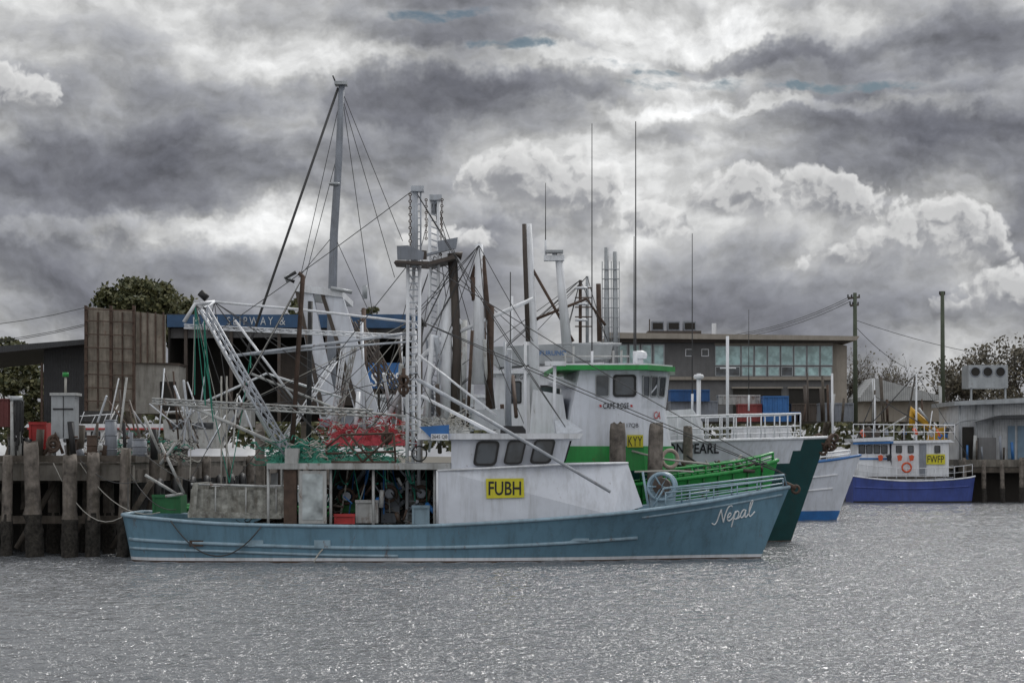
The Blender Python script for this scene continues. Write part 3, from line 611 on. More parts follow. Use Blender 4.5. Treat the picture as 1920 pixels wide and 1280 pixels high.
b=MB(); b.pp([(1600,829),(1675,827),(1675,831),(1600,833)],128.36,128.6,bluep); b.pp([(1606,858),(1668,858),(1668,861),(1606,861)],128.44,128.49,bluep); b.obj('blue_trim',e8)
for a in (1610,1624,1638,1652): winp(e8,a,834,a+12,850,128.68,r=.1)
for a in (1680,1702,1752): winp(e8,a,835,a+11,849,128.58,r=.1)
b=MB(); b.pp([(1724,832),(1737,832),(1737,890),(1724,890)],128.54,128.59,mastg); b.obj('door',e8)
b=MB(); b.pp([(1737,851),(1772,851),(1772,870),(1737,870)],128.5,128.56,yellow); b.obj('call_sign_board',e8)
textp(e8,'call_sign_lettering','FWFP',1739,1770,854,867,128.48,letterk,bold=0)
textp(e8,'registration_lettering','T881',1655,1671,851,856,128.45,letterk)
b=MB(); b.torus(P(1700,876,128.3),(0,1,0),.27,.06,orange,20,6); b.obj('life_ring',e8)
for a in (1648,1664,1684,1706):
    b=MB(); b.prism([(X(a,128.3),Z(864,128.3)),(X(a+6,128.3),Z(863,128.3)),(X(a+8,128.3),Z(855,128.3)),(X(a+4,128.3),Z(852,128.3)),(X(a-2,128.3),Z(854,128.3))],128.25,128.33,orange if a!=1664 else letterk); b.obj('work_clothing',e8)
h8.rail(20.8,27.8,.75,12,.02,white,sides=(-1,1)); 
b=MB()
for k in range(11): b.tube([P(1600+k*19,824,128.6),P(1600+k*19,795,128.6)],.025,white,5)
b.tube([P(1600,795,128.6),P(1790,797,128.6)],.03,white,5); b.tube([P(1600,809,128.6),P(1790,810,128.6)],.02,white,5); b.obj('roof_rail',e8)
for q,r_,m_ in (([(1718,870,129.8),(1718,700,129.8)],.06,white),([(1690,850,129.8),(1716,705,129.8)],.05,timber),([(1705,715,129.8),(1730,715,129.8)],.03,white),([(1640,824,130),(1640,740,130)],.04,white),([(1660,824,130.5),(1652,760,130.5)],.03,timber),([(1625,824,130.5),(1700,780,130.5)],.04,white2),([(1740,824,130.5),(1748,770,130.5)],.03,white)): RT(e8,'mast',q,r_,m_)
web(e8,[P(1718,700,129.8),P(1640,742,130)],[P(px,py,129.5) for px,py in((1605,824),(1780,824),(1690,820),(1830,880))],10,.018)
for k in range(18):
    c=P(U(1605,1775),U(812,822),U(129,131)); b=MB(); b.tube([c,c+Vector((U(-.3,.3),0,U(.2,.6)))],U(.06,.18),random.choice([white2,brown,bluep,mastg,black,orange]),7); b.obj('roof_gear',e8)
# =============== piles =================
def pile_mesh(L,r,jag=.06,crust=1.0):
    b=MB(); n=14; rings=[]; K=20
    for k in range(K+1):
        z=-1.2+(L+1.2)*k/K; cz=z<crust; rr=r*(1.0-.06*k/K)*(1.12 if cz else 1)*(.9 if k==K else 1)
        rings.append([Vector((math.cos(a)*rr*(1+noise.noise(Vector((math.cos(a)*3,math.sin(a)*3,z*(4 if cz else .6))))*(.45 if cz else .14)),math.sin(a)*rr*(1+noise.noise(Vector((math.cos(a)*3,5+math.sin(a)*3,z*(4 if cz else .6))))*(.45 if cz else .14)),z+(U(-jag,jag) if k==K else 0))) for a in [2*math.pi*i/n for i in range(n)]])
    for r_ in rings: b.v+=r_
    for k in range(K):
        for j in range(n): b.face([k*n+j,k*n+(j+1)%n,(k+1)*n+(j+1)%n,(k+1)*n+j],oyster if rings[k][0].z<crust-.2+U(-.1,.1) else pilem,True)
    b.face([K*n+j for j in range(n)],timber)
    return b
def addpile(L,r,locs,label,grp,name='mooring_pile',crust=1.0):
    b=pile_mesh(L,r,crust=crust); me=None
    for i,(x,y) in enumerate(locs):
        if me is None:
            dm=bpy.data.objects.new('x',None); o=b.obj(name,dm); o.parent=None; me=o.data; bpy.data.objects.remove(dm)
        else:
            o=o.copy(); COL.objects.link(o)
        o.matrix_parent_inverse=Matrix.Identity(4)
        wp_=name=='wharf_pile'
        o.location=(x,y,0); o.rotation_euler=(U(-.025,.025),U(-.035,.035),U(0,6)); o.scale=(U(.85,1.12),U(.85,1.12),U(.94,1.08) if wp_ else 1); o['label']=label; o['category']='pile'; o['group']=grp
addpile(3.75,.235,[(X(1160,61.15),61.2),(X(1224,61.1),61.1)],'round grey timber mooring pile between the boats','timber mooring piles')
addpile(3.7,.16,[(X(1289,67),67.0),(X(492,62),61.6)],'round grey timber mooring pile between the boats','timber mooring piles')
# =============== wharf =================
wh=thing('timber_wharf','weathered concrete and timber wharf on piles','wharf',(-16,80,0))
b=MB(); b.box(-40,-10.75,60.0,133.5,2.42,2.62,concrete); b.obj('wharf_deck',wh)
b=MB(); b.box(-40,-10.6,59.6,59.95,2.12,2.55,concrete); b.obj('headstock_beam',wh)
b=MB(); b.box(-11.0,-10.65,59.96,133,2.05,2.42,timber); b.obj('edge_beam',wh)
for y in range(63,133,6): b=MB(); b.box(-40,-11.1,y,y+.35,2.0,2.41,timber); b.obj('cross_beam',wh)
b=MB(); b.box(-40,-10.5,59.5,59.8,2.63,2.82,timber); b.obj('kerb_timber',wh)
b=MB(); b.box(-10.95,-10.65,59.85,133,2.63,2.8,timber); b.obj('kerb_timber',wh)
for xa in (-15.3,-14.0,-12.6,-11.3): b=MB(); b.tube([Vector((xa,60.3,.2)),Vector((xa+1.1,60.35,2.1))],.09,timber,7); b.obj('cross_brace',wh)
b=MB(); b.box(-40,-10.8,60.2,60.4,.9,1.12,timber); b.obj('waling',wh)
b=MB(); b.box(-40,-11.4,64,64.2,-.8,2.0,shedd); b.obj('dark_backing',wh)  # dark sheet behind the piles, standing in for shade under the deck
addpile(3.02,.2,[(X(65,59.2),59.2),(X(131,59.2),59.2)],'tall weathered wharf pile crusted with oysters','wharf piles','wharf_pile',1.2)
addpile(2.85,.18,[(X(174,59.3),59.3),(X(231,59.3),59.3),(X(12,59.3),59.3),(X(100,61.4),61.4),(X(205,61.3),61.3)],'weathered wharf pile crusted with oysters','wharf piles','wharf_pile',1.2)
addpile(2.75,.18,[(-10.45,y) for y in (62.2,66.6,72.6,78.8,85,91,97,104,112,120)]+[(x,y) for x in (-12.4,-14.2,-16) for y in (62.5,)],'dark wharf pile under the deck edge','wharf piles','wharf_pile',1.2)
b0=thing('service_cabinet','grey steel electrical cabinet on posts on the wharf','cabinet',P(118,860,61))
b=MB(); b.pp([(96,740),(140,740),(140,822),(96,822)],60.8,61.4,galv); b.pp([(93,736),(143,736),(143,741),(93,741)],60.7,61.5,white2); b.obj('cabinet_body',b0)
b=MB(); b.pp([(99,765),(137,765),(137,768),(99,768)],60.77,60.795,black); b.pp([(118,743),(119,743),(119,820),(118,820)],60.77,60.794,black); b.obj('door_gap',b0)
RT(b0,'cabinet_leg',[(102,822,61),(102,872,61)],.05,galv); RT(b0,'cabinet_leg',[(134,822,61),(134,872,61)],.05,galv)
b=MB(); b.tube([P(123,740,61),P(123,706,61)],.035,ropeL,6); b.tube([P(123,706,61),P(123,698,61)],.09,greenp,8); b.obj('beacon',b0)
crate('red steel box on the wharf deck',56,86,792,842,61.5,.7,red)
def drum(label,px,py,d,r,hh,m):
    c=P(px,py,d); b=MB(); b.tube([c,c+Vector((0,0,hh))],r,m,16)
    for f in (.02,.35,.66,.98): b.torus(c+Vector((0,0,hh*f)),(0,0,1),r,.02,m,16,4)
    b.obj('steel_drum',None,label,'drum')
drum('grey bollard drum on the wharf edge',208,872,61,.17,1.3,mastg); drum('rusty steel drum on the wharf edge',172,872,60.6,.14,.85,rustm); drum('grey steel drum on the wharf',262,866,64,.22,.7,mastg); drum('dark steel drum on the wharf deck',30,866,60.8,.22,.7,black)
b=MB()
for px in (24,36): b.tube([P(px,870,60.3),P(px,745,60.3)],.07,white2,7)
b.tube([P(20,748,60.3),P(42,748,60.3)],.09,galv); 
for k in range(7): b.tube(sag(P(26+k*3,750,60.2),P(30+k*2,755,60.2),U(.8,1.4)),.02,black,5)
b.obj('hose_stand',None,'steel hose stand hung with black hoses','hose stand')
b=MB()
for k in range(5): b.torus(P(100,830,60.7)+Vector((0,0,U(-.1,.1))),(U(-.4,.4),1,U(-.4,.4)),U(.12,.24),.05,rustm,14,5)
b.tube([P(84,850,60.7),P(104,812,60.7),P(118,850,60.7)],.05,rustm); b.obj('capstan',None,'rusty capstan winch on the wharf edge','winch')
for k in range(24):
    px=U(0,290); b=MB(); c=P(px,862,U(60.5,63)); hh=U(.3,1.1); b.tube([c,c+Vector((U(-.1,.1),0,hh))],U(.04,.13),random.choice([rustm,timber,mastg,black,white2]),8); b.tube([c+Vector((-.12,0,hh*.6)),c+Vector((.12,0,hh*.6))],.03,rustm,6); b.obj('mooring_post',None,'short rusty mooring post on the wharf edge','post','mooring posts on the wharf')
for a in ((150,868,300,960,.5),(230,862,330,955,.4),(150,862,260,900,.3),(270,850,420,905,.3),(100,868,240,960,.8),(240,870,240,955,.1)):
    b=MB(); b.tube(sag(P(a[0],a[1],59.4),P(a[2],a[3],58.4),a[4]),.013,ropeL if a[4]>.45 else rope,5)
    b.obj('mooring_rope',None,'slack mooring rope running from wharf to trawler stern','rope','mooring ropes at the wharf')
for k in range(7):
    b=MB(); y=62+k*3.2; b.torus(Vector((-10.25,y,1.75)),(1,0,0),.32,.11,black,16,6); b.obj('tyre_fender',wh)
def cruiser(label,px0,px1,d,m,band):
    e=thing('moored_launch',label,'boat',P((px0+px1)/2,860,d)); zt=Z(795,d); x0,x1=X(px0,d),X(px1,d); w=x1-x0
    st=[(x0,x0+.1,2.3,1.2,1.),(x0+w*.3,x0+w*.3,2.2,1.4,1.2),(x0+w*.7,x0+w*.65,2.4,1.2,.8),(x1,x1-.9,2.8,.05,.02)]
    Hull(e,d,st,m,band,black,deckm,white,n=16)
    b=MB(); b.prism([(x0+w*.15,2.3),(x0+w*.18,zt-.2),(x0+w*.62,zt-.2),(x0+w*.75,2.3)],d-1,d+1,white); b.obj('deckhouse',e)
    b=MB(); b.prism([(x0-.2,zt-.2),(x0,zt),(x1-.6,zt),(x1-.2,zt-.25)],d-1.2,d+1.2,white); b.obj('deckhouse_roof',e)
    b=MB(); b.prism([(x0,zt-.32),(x0,zt-.22),(x1-.5,zt-.22),(x1-.5,zt-.32)],d-1.23,d-1.2,red); b.obj('red_band',e)
    for k in range(4):
        u=x0+w*(.2+k*.1); window(e,[Vector((u,d-1.01,zt-1.0)),Vector((u+w*.07,d-1.01,zt-1.0)),Vector((u+w*.07,d-1.01,zt-.4)),Vector((u,d-1.01,zt-.4))],r=.15)
cruiser('long white launch with flat roof behind the wharf',75,330,118,white2,bluep)
cruiser('small white launch with blue trim',60,150,126,white2,bluep)
for a,bb,c,dd in ((150,215,778,124),(310,400,770,112)):
    e=thing('moored_launch','white boat upperworks with thin rails seen over the wharf','boat',P((a+bb)/2,860,dd),'boats seen over the wharf')
    b=MB(); b.pp([(a-5,c+16),(bb+15,c+16),(bb+5,c+70),(a,c+70)],dd,dd+3,white2); b.obj('deckhouse',e)
    b=MB(); b.pp([(a+5,c+22),(bb,c+22),(bb,c+34),(a+8,c+34)],dd-.03,dd-.005,glass); b.obj('window',e)
    b=MB()
    for i in range(4): xx=a+(bb-a)*i/3; b.tube([P(xx,c+16,dd),P(xx+8,c-U(0,8),dd)],.025,white,5)
    b.tube([P(a,c+2,dd),P(bb,c-2,dd)],.03,white,5); b.obj('guard_rail',e)
ft=thing('fishing_boat','rust streaked boat stern with tangled booms beyond the wharf','boat',(-15,105,0))
Hull(ft,106,[(-19,-18.9,1.9,1.5,1.2),(-16,-16,1.8,1.8,1.6),(-12.5,-12.6,2.3,.9,.5),(-11.4,-12,2.6,.05,.02)],white2,white,rustm,deckm,white,n=16)
for k in range(34):
    xa=U(200,500); RT(ft,'deck_pole',[(xa,U(690,790),U(104,108)),(xa+U(-60,60),U(800,850),U(104,108))],U(.03,.06),random.choice([white,white2,rustm,brown,mastg,mastw]),6)
# =============== land, quay =================
gm=mat('land_soil',(.13,.12,.10),.95,var=.4,scale=.2)
b=MB(); b.box(-3000,3000,134,5000,-1,1.9,gm); b.obj('ground',None,kind='structure')
b=MB(); b.box(-300,X(1795,133),133.2,133.98,-1,2.05,concrete); b.obj('quay_wall',None,'long grey concrete quay wall along the harbour','wall')
qr=thing('quay_wharf','concrete topped timber wharf with weathered piles','wharf',(32,130,0))
b=MB(); b.box(X(1797,130),60,129.8,135,2.15,2.6,concrete); b.obj('wharf_deck',qr)
b=MB(); b.box(X(1797,130),60,131,131.3,-.5,2.14,mat('dark_timber',(.03,.026,.023),.9)); b.obj('dark_backing',qr)
b=MB(); b.box(X(1797,130),60,129.7,130,1.8,2.1,timber); b.obj('wharf_fender',qr)
addpile(2.6,.15,[(X(p,129.4),129.4) for p in (1808,1845,1880,1915,1950)],'weathered timber pile of the far quay','quay piles','wharf_pile')
sh=thing('slipway_shed','large open boat repair shed with blue painted fascia','shed',(X(540,142),148,1.9)); d=142
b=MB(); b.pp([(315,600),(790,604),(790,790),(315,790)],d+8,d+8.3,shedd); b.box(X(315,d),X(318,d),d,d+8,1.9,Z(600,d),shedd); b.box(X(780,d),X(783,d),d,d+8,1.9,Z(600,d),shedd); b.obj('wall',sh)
b=MB(); b.pp([(312,588),(790,593),(790,597),(312,593)],d-.2,d+9,corrG); b.obj('roof',sh)
b=MB(); b.pp([(313,590),(788,589),(788,615),(313,613)],d-.5,d-.25,fascia); b.obj('fascia',sh)
lw2=mat('dull_white_lettering',(.55,.57,.59),.6,grime=0,bump=0)
for tx,a,c in (('SLIPWAY',426,512),('MAN',362,408),('&',524,535)): textp(sh,'sign_lettering',tx,a,c,594,609,d-.55,lw2,bold=-.005,space=1.45)
for px in (345,430,520,610,700,785): b=MB(); b.pp([(px,615),(px+6,615),(px+6,790),(px,790)],d,d+.3,brown); b.obj('shed_column',sh)
b=MB(); b.pp([(315,615),(788,616),(788,630),(315,634)],d+.4,d+.5,greyw); b.obj('lintel_beam',sh)
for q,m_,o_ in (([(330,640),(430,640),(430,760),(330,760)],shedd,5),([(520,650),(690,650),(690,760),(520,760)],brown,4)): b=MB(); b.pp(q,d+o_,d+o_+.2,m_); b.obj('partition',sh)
b=MB(); b.pp([(690,680),(760,680),(760,728),(690,728)],d-.2,d-.02,bluep); b.obj('banner',sh)
textp(sh,'banner_lettering','SLIPS',696,752,698,724,d-.24,letterw)
b=MB(); b.pp([(252,680),(335,684),(335,775),(252,775)],138,141,mat('white_block',(.36,.35,.33),.8,grime=.7)); b.pp([(300,715),(330,715),(330,770),(300,770)],137.95,137.99,shedd); b.pp([(250,677),(337,681),(337,685),(250,681)],137.9,141,brown); b.obj('block_wall_annexe',None,'low white blockwork annexe beside the shed','building')
ht=thing('sheeted_steel_frame','tall rust stained sheeted steel frame wall','steel frame',(X(230,135),136,1.9))
b=MB(); b.pp([(158,574),(310,590),(310,680),(252,680),(252,770),(158,770)],135,135.2,sheetr); b.obj('sheeting',ht)
for px in (158,205,248): b=MB(); b.pp([(px,572),(px+5,573),(px+5,770),(px,770)],134.7,134.98,rustm); b.obj('frame_post',ht)
for px in (182,228,262,275,290,305): b=MB(); b.pp([(px,585),(px+2.5,585),(px+2.5,680 if px>250 else 765),(px,680 if px>250 else 765)],134.85,134.98,rustm); b.obj('frame_post',ht)
for py in (578,600,625,650,675,700,725,750): b=MB(); b.pp([(158,py),(250,py+3),(250,py+5),(158,py+2)],134.6,134.69,rustm); b.obj('frame_rail',ht)
s2=thing('corrugated_shed','dark corrugated shed with long low roof','shed',(X(100,138),142,1.9))
b=MB(); b.pp([(82,652),(158,645),(158,790),(82,790)],138,150,corrG); b.obj('wall',s2)
b=MB(); b.pp([(-250,668),(158,636),(158,645),(-250,686)],136,151,corrG); b.obj('roof',s2)
for px in (-20,76): b=MB(); b.pp([(px,680),(px+4,680),(px+4,790),(px,790)],137,137.2,rustm); b.obj('roof_post',s2)
ob=thing('office_building','two storey grey waterfront office with teal window band','building',(X(1380,150),156,1.9)); d=150
b=MB(); b.pp([(1150,640),(1560,640),(1560,790),(1150,790)],d,d+12,greyw); b.pp([(1560,642),(1588,648),(1588,775),(1560,775)],d+.3,d+12,beige); b.obj('wall',ob)
b=MB(); b.pp([(1140,623),(1612,630),(1606,638),(1140,634)],d-1.5,d+13,beige); b.pp([(1150,634),(1600,638),(1590,642),(1150,641)],d-.8,d+12,brown); b.obj('roof',ob)
for k in range(9):
    a=1340+k*24.7; winp(ob,a+.5,648,a+24,685,d-.02,r=.02,fr=.05,gm=tglass,fm=galv); winp(ob,a+1,687,a+23,705,d-.02,r=.02,fr=.08,gm=random.choice([glass,tglass,tglass]),fm=galv)
for a in (1285,1315): winp(ob,a,654,a+14,668,d-.02,r=.02,gm=glass,fm=white)
for k in range(4): winp(ob,1156+k*23,645,1177+k*23,690,d-.02,r=.02,gm=tglass,fm=galv)
for q,o_ in (([(1150,706),(1562,706),(1562,712),(1150,712)],.4),([(1340,643),(1562,643),(1562,647),(1340,647)],.2)): b=MB(); b.pp(q,d-o_,d-.01,beige); b.obj('ledge',ob)
for a,w in ((1375,90),(1480,70)):
    b=MB(); b.pp([(a,728),(a+w,728),(a+w,775),(a,775)],d-.15,d-.02,shedd); b.pp([(a-3,725),(a+w+3,725),(a+w+3,728),(a-3,728)],d-.3,d-.02,beige); b.obj('roller_door',ob)
for k in range(3):
    b=MB(); b.pp([(1222+k*30,602),(1245+k*30,602),(1245+k*30,620),(1222+k*30,620)],d+2,d+3.2,mastg); b.pp([(1224+k*30,605),(1243+k*30,605),(1243+k*30,617),(1224+k*30,617)],d+1.96,d+1.99,shedd); b.obj('air_conditioning_unit',ob)
b=MB(); b.pp([(1215,620),(1315,620),(1315,628),(1215,628)],d+1.8,d+4,brown); b.pp([(1217,598),(1219,598),(1219,620),(1217,620)],d+1.9,d+2.1,brown); b.obj('plant_platform',ob)
b=MB(); b.pp([(1335,606),(1343,606),(1343,628),(1335,628)],d+2,d+2.3,white); b.obj('roof_vent',ob)
def container(label,px0,px1,py0,py1,d,m,dep=2.4):
    b=MB(); b.pp([(px0,py0),(px1,py0),(px1,py1),(px0,py1)],d,d+dep,m)
    n=max(3,int((px1-px0)/8))
    for k in range(n+1): a=px0+(px1-px0)*k/n; b.pp([(a-.8,py0+1),(a+.8,py0+1),(a+.8,py1),(a-.8,py1)],d-.06,d-.002,m)
    b.pp([(px0-1,py0-1),(px1+1,py0-1),(px1+1,py0+1.5),(px0-1,py0+1.5)],d-.09,d+dep+.05,m); b.obj('storage_bin',None,label,'storage bin')
dblue=mat('faded_blue_tarp',(.03,.10,.27),.7,rust=.1,grime=.5)
container('blue covered stall frame on the quay',1258,1330,731,752,140,dblue); container('grey container on the quay',1258,1345,752,790,140.5,mastg); container('blue plastic bin on the quay',1432,1478,743,772,139,bluep,1.5); container('faded red storage bin on the quay',1385,1428,758,790,139.5,mat('faded_red',(.25,.05,.05),.6,rust=.2),1.5); container('white panel store on the quay',1348,1425,741,758,141,white2,1.5); container('orange brown bin on the quay',1485,1530,757,790,139,brown,1.5); container('blue low bin on the quay',1432,1500,773,790,139,bluep,1.2); container('pale grey container on the quay',1540,1600,756,790,142,mastg,2)
container('dull red container on the quay',-60,14,748,800,134.5,mat('dull_red',(.12,.03,.03),.6,rust=.2)); container('grey skip on the quay',600,700,770,800,136,mastg); container('white cold store on the quay',340,470,760,800,136,white2)
for k in range(16):
    px=random.choice([U(1500,1620),U(1620,1800)]); b=MB(); c=P(px,790,U(136,141)); b.tube([c,c+Vector((U(-.2,.2),0,U(.8,3.2)))],U(.04,.12),random.choice([timber,white2,brown,rustm,white]),6); b.obj('quay_post',None,'post or upright gear standing on the far quay','post','posts on the far quay')
cs=thing('cold_store','white corrugated cold store with blue doors','building',(X(1860,132),136,2.6))
b=MB(); b.pp([(1797,760),(1990,752),(1990,862),(1797,862)],132,138,corrW); b.obj('wall',cs)
b=MB(); b.pp([(1790,752),(1995,742),(1995,752),(1790,760)],131.2,138.5,galv); b.obj('roof',cs)
b=MB(); b.pp([(1835,790),(1880,778),(1990,776),(1990,784),(1882,785)],130.6,131.9,corrG); b.obj('awning',cs)
for a in (1890,1908):
    b=MB(); b.pp([(a,798),(a+13,798),(a+13,860),(a,860)],131.93,131.99,mat('blue_door',(.16,.24,.33),.5)); b.obj('door',cs)
for a in (1800,1830,1862): RT(cs,'down_pipe',[(a,862,131.8),(a,752,131.8)],.05,galv,6)
b=MB(); b.pp([(1805,800),(1826,800),(1826,862),(1805,862)],131.9,131.98,shedd); b.obj('doorway',cs)
b=MB(); b.pp([(1835,820),(1868,820),(1868,862),(1835,862)],130.9,131.7,greyw); b.obj('switch_box',cs)
b=MB(); b.pp([(1816,684),(1890,684),(1890,727),(1816,727)],133,135,galv); b.pp([(1820,727),(1823,727),(1823,756),(1820,756)],133.2,133.4,galv); b.pp([(1884,727),(1887,727),(1887,754),(1884,754)],133.2,133.4,galv); b.obj('chiller_unit',cs)
for a in (1829,1852,1876):
    b=MB(); b.torus(P(a,697,132.96),(0,1,0),.3,.03,mastg,18,5); b.poly([P(a,697,132.97)+Vector((math.cos(t*.5236)*.3,0,math.sin(t*.5236)*.3)) for t in range(12)],shedd); b.obj('fan',cs)
RT(cs,'lamp_arm',[(1786,800,131.5),(1800,790,131.5),(1830,786,131.5)],.05,galv)
b=MB(); b.box(X(1772,131),X(1790,131),131.2,131.7,Z(796,131),Z(791,131),galv); b.obj('flood_lamp',cs)
for k in range(8):
    px=U(1800,1920); b=MB(); c=P(px,862,U(130.3,131.3)); b.tube([c,c+Vector((U(-.1,.1),0,U(.5,1.6)))],U(.05,.14),random.choice([timber,mastg,white2,brown,bluep]),7); b.obj('quay_post',None,'post or upright gear standing on the far quay','post','posts on the far quay')
b=MB(); b.pp([(1612,745),(1640,708),(1765,742),(1765,750),(1612,752)],175,183,mat('pale_roof',(.42,.43,.44),.5,corr=2)); b.pp([(1620,752),(1765,752),(1765,790),(1620,790)],176,182,beige); b.obj('low_house',None,'low house with pale corrugated roof among trees','house')
dg=thing('excavator','yellow excavator arm working behind the workboat','excavator',P(1735,800,136))
b=MB(); b.tube([P(1765,815,136),P(1735,795,136),P(1708,768,136),P(1712,800,136)],.28,yel2,6); b.obj('boom',dg)
RT(dg,'hydraulic_ram',[(1750,800,135.7),(1722,765,135.7)],.08,galv)
b=MB(); b.pp([(1750,805),(1775,800),(1780,835),(1748,835)],135.5,137.5,yel2); b.obj('cab',dg)
b=MB(); b.pp([(1740,835),(1785,835),(1790,842),(1786,850),(1740,850),(1735,842)],135.3,135.8,black); b.obj('track',dg)
def pole(px,pt,d,arm,label):
    e=thing('power_pole',label,'power pole',P(px,800,d)); gp=mat('green_grey_pole',(.07,.085,.06),.8)
    b=MB(); b.tube([P(px,800,d),P(px-1,pt,d)],.2,gp,8,r2=.15); b.obj('pole_shaft',e)
    for y,w in arm:
        b=MB(); b.tube([P(px-w,y+w*.12,d),P(px+w*.6,y-w*.08,d)],.09,timber,5)
        for k in (-1,-.5,.5): b.tube([P(px+w*k,y,d),P(px+w*k,y-6,d)],.06,black,5)
        b.obj('cross_arm',e)
    return e
pole(1604,549,168,[(558,14),(572,10)],'tall green grey timber power pole with cross arms'); pole(1768,546,168,[(552,6)],'tall slim green grey power pole')
def wire(pts): b=MB(); b.tube(pts,.022,rope,4); b.obj('overhead_wire',None,'sagging overhead power wire between poles','wire','overhead wires')
for k in (0,4,9): wire(sag(P(1596,555+k,168),P(1150,622+k*.6,158),1.6,14))
wire(sag(P(1604,600,168),P(1960,680,175),.5)); wire(sag(P(1604,612,168),P(1700,690,175),.3))
for y0,y1 in ((583,577),(613,608),(617,611)): wire(sag(P(-400,y0+8,150),P(158,y1,150),1.2))
# =============== trees =================
def branches(mb,p,dirv,L,r,dep,tips,spread=.6,up=.15):
    q=[p]; c=p.copy(); dv=dirv.normalized()
    for _ in range(3):
        dv=(dv+Vector((U(-.18,.18),U(-.18,.18),U(-.05,.15)))).normalized(); c=c+dv*L/3; q.append(c.copy())
    mb.tube(q,r,bark,5 if dep>2 else 3,r2=r*.6,cap=False)
    if dep==0: tips.append(c); return
    if dep<=2: tips.append(c)
    for k in range(3 if dep>1 else 2):
        nd=(dv+Vector((U(-1,1),U(-1,1),U(-.5,.8)))*spread+Vector((0,0,up))).normalized()
        branches(mb,q[random.choice((2,3,3))],nd,L*U(.6,.85),r*.55,dep-1,tips,spread,up)
def tree(label,px,d,base_z,hgt,wid,nl=3500,lm=None,bare=False,ls=.2,flat=.45):
    x=X(px,d); e=thing('tree',label,'tree',(x,d,base_z)); b=MB(); tips=[]
    branches(b,Vector((x,d,base_z)),Vector((U(-.1,.1),0,1)),hgt*(.29 if bare else .25),hgt*.025+.05,6 if bare else 4,tips,.85)
    cz=base_z+hgt*(1-flat/2)
    b.obj('trunk',e)
    c=MB(); lm=lm or leaf
    if bare: cl=[(t,.6) for t in random.sample(tips,min(len(tips),200))]
    else:
        cl=[]
        for k in range(90):
            a=U(0,6.28); rr=math.sqrt(R()); zz=U(-1,1); s_=math.sqrt(max(.05,1-zz*zz*.8))
            cl.append((Vector((x+math.cos(a)*rr*wid/2*s_,d+math.sin(a)*rr*wid/2*s_,cz+zz*hgt*flat/2*(1-.35*rr))),U(.6,1.3)*wid*.055))
    for k in range(nl):
        t,s_=random.choice(cl); o=Vector((random.gauss(0,1),random.gauss(0,1),random.gauss(0,.6)))*s_*.7+t
        a=Vector((U(-1,1),U(-1,1),U(-1,1))).normalized()*ls*U(.6,1.3); bb=a.orthogonal().normalized()*ls*U(.4,.9)
        c.poly([o-a,o-bb,o+a,o+bb],lm)
    c.obj('crown',e)
    return e
tree('broad olive green spreading tree behind the shed',262,160,1.9,14.5,7.6,17000,ls=.19,flat=.38)
tree('olive green tree beyond the shed roof',322,166,1.9,12.8,4.4,4500,ls=.2,flat=.3)
tree('dark green tree beyond low roof',12,172,1.9,10.6,6,4500,ls=.22); tree('green tree seen under the shed roof',45,160,1.9,8.5,5,4500,ls=.22,flat=.8); tree('thin leafy tree by the shed',120,175,1.9,10.6,5,900,leaf2,True)
tree('dark green tree behind shed roof',560,165,1.9,13.4,2.4,1800); tree('dark green tree behind shed roof',700,168,1.9,13.0,4,2200)
for px,hh,w in ((1545,11.3,5),(1650,10.6,7),(1692,9.,6),(1610,9.5,5)): tree('bare winter tree with fine grey twigs',px,182,1.9,hh,w,300,leaf2,True,ls=.12)
for px,hh,w in ((1850,10.4,7),(1915,11.,7),(1800,9,6),(1975,12,8)): tree('sparse dry leaved tree behind the cold store',px,180,1.9,hh,w,1800,leaf2,True,ls=.17)
b=MB()
for k in range(14000):
    x=U(-70,80); t=(1.9+3.6+2.*noise.noise(Vector((x*.12,0,0)))+1.2*noise.noise(Vector((x*.5,3,0))))*U(.1,1)**.5; o=Vector((x,205+U(0,10),1.9+t)); a=Vector((U(-1,1),U(-1,1),U(-1,1))).normalized()*.35; bb=a.orthogonal().normalized()*.28
    b.poly([o-a,o-bb,o+a,o+bb],leaf)
b.obj('distant_wood',None,'distant belt of dark scrubby trees along the shore','wood',kind='stuff')
# =============== water =================
m,nt,bs=newmat('harbour_water'); L=nt.links.new
bs.inputs['Base Color'].default_value=(.125,.133,.145,1); bs.inputs['Roughness'].default_value=.09; bs.inputs['IOR'].default_value=1.5
tc=nt.nodes.new('ShaderNodeTexCoord')
n=nt.nodes.new('ShaderNodeTexNoise'); n.inputs['Scale'].default_value=7.5; n.inputs['Detail'].default_value=3; n.inputs['Roughness'].default_value=.6; n.inputs['Distortion'].default_value=.3; L(tc.outputs['Object'],n.inputs['Vector'])
bp=nt.nodes.new('ShaderNodeBump'); bp.inputs['Strength'].default_value=1.; bp.inputs['Distance'].default_value=.11; L(n.outputs[0],bp.inputs['Height']); L(bp.outputs[0],bs.inputs['Normal'])
def axis(segs):
    o=[]
    for a,b_,s in segs: o+=list(np.arange(a,b_,s))
    return np.array(o)
xs=axis([(-1500,-200,650),(-200,-48,40),(-48,-21,.3),(-21,21,.08),(21,48,.25),(48,200,40),(200,1501,650)])
ys=axis([(-200,10,70),(10,26,.4),(26,62,.075),(62,100,.16),(100,134,.35)]); ys=np.append(ys,134.0)
XX,YY=np.meshgrid(xs,ys,indexing='ij'); ZZ=np.zeros_like(XX)
rg=np.random.RandomState(5)
gust=.85+.25*np.sin(XX*.21+YY*.13+1)*np.sin(YY*.17-XX*.06)
NW=60
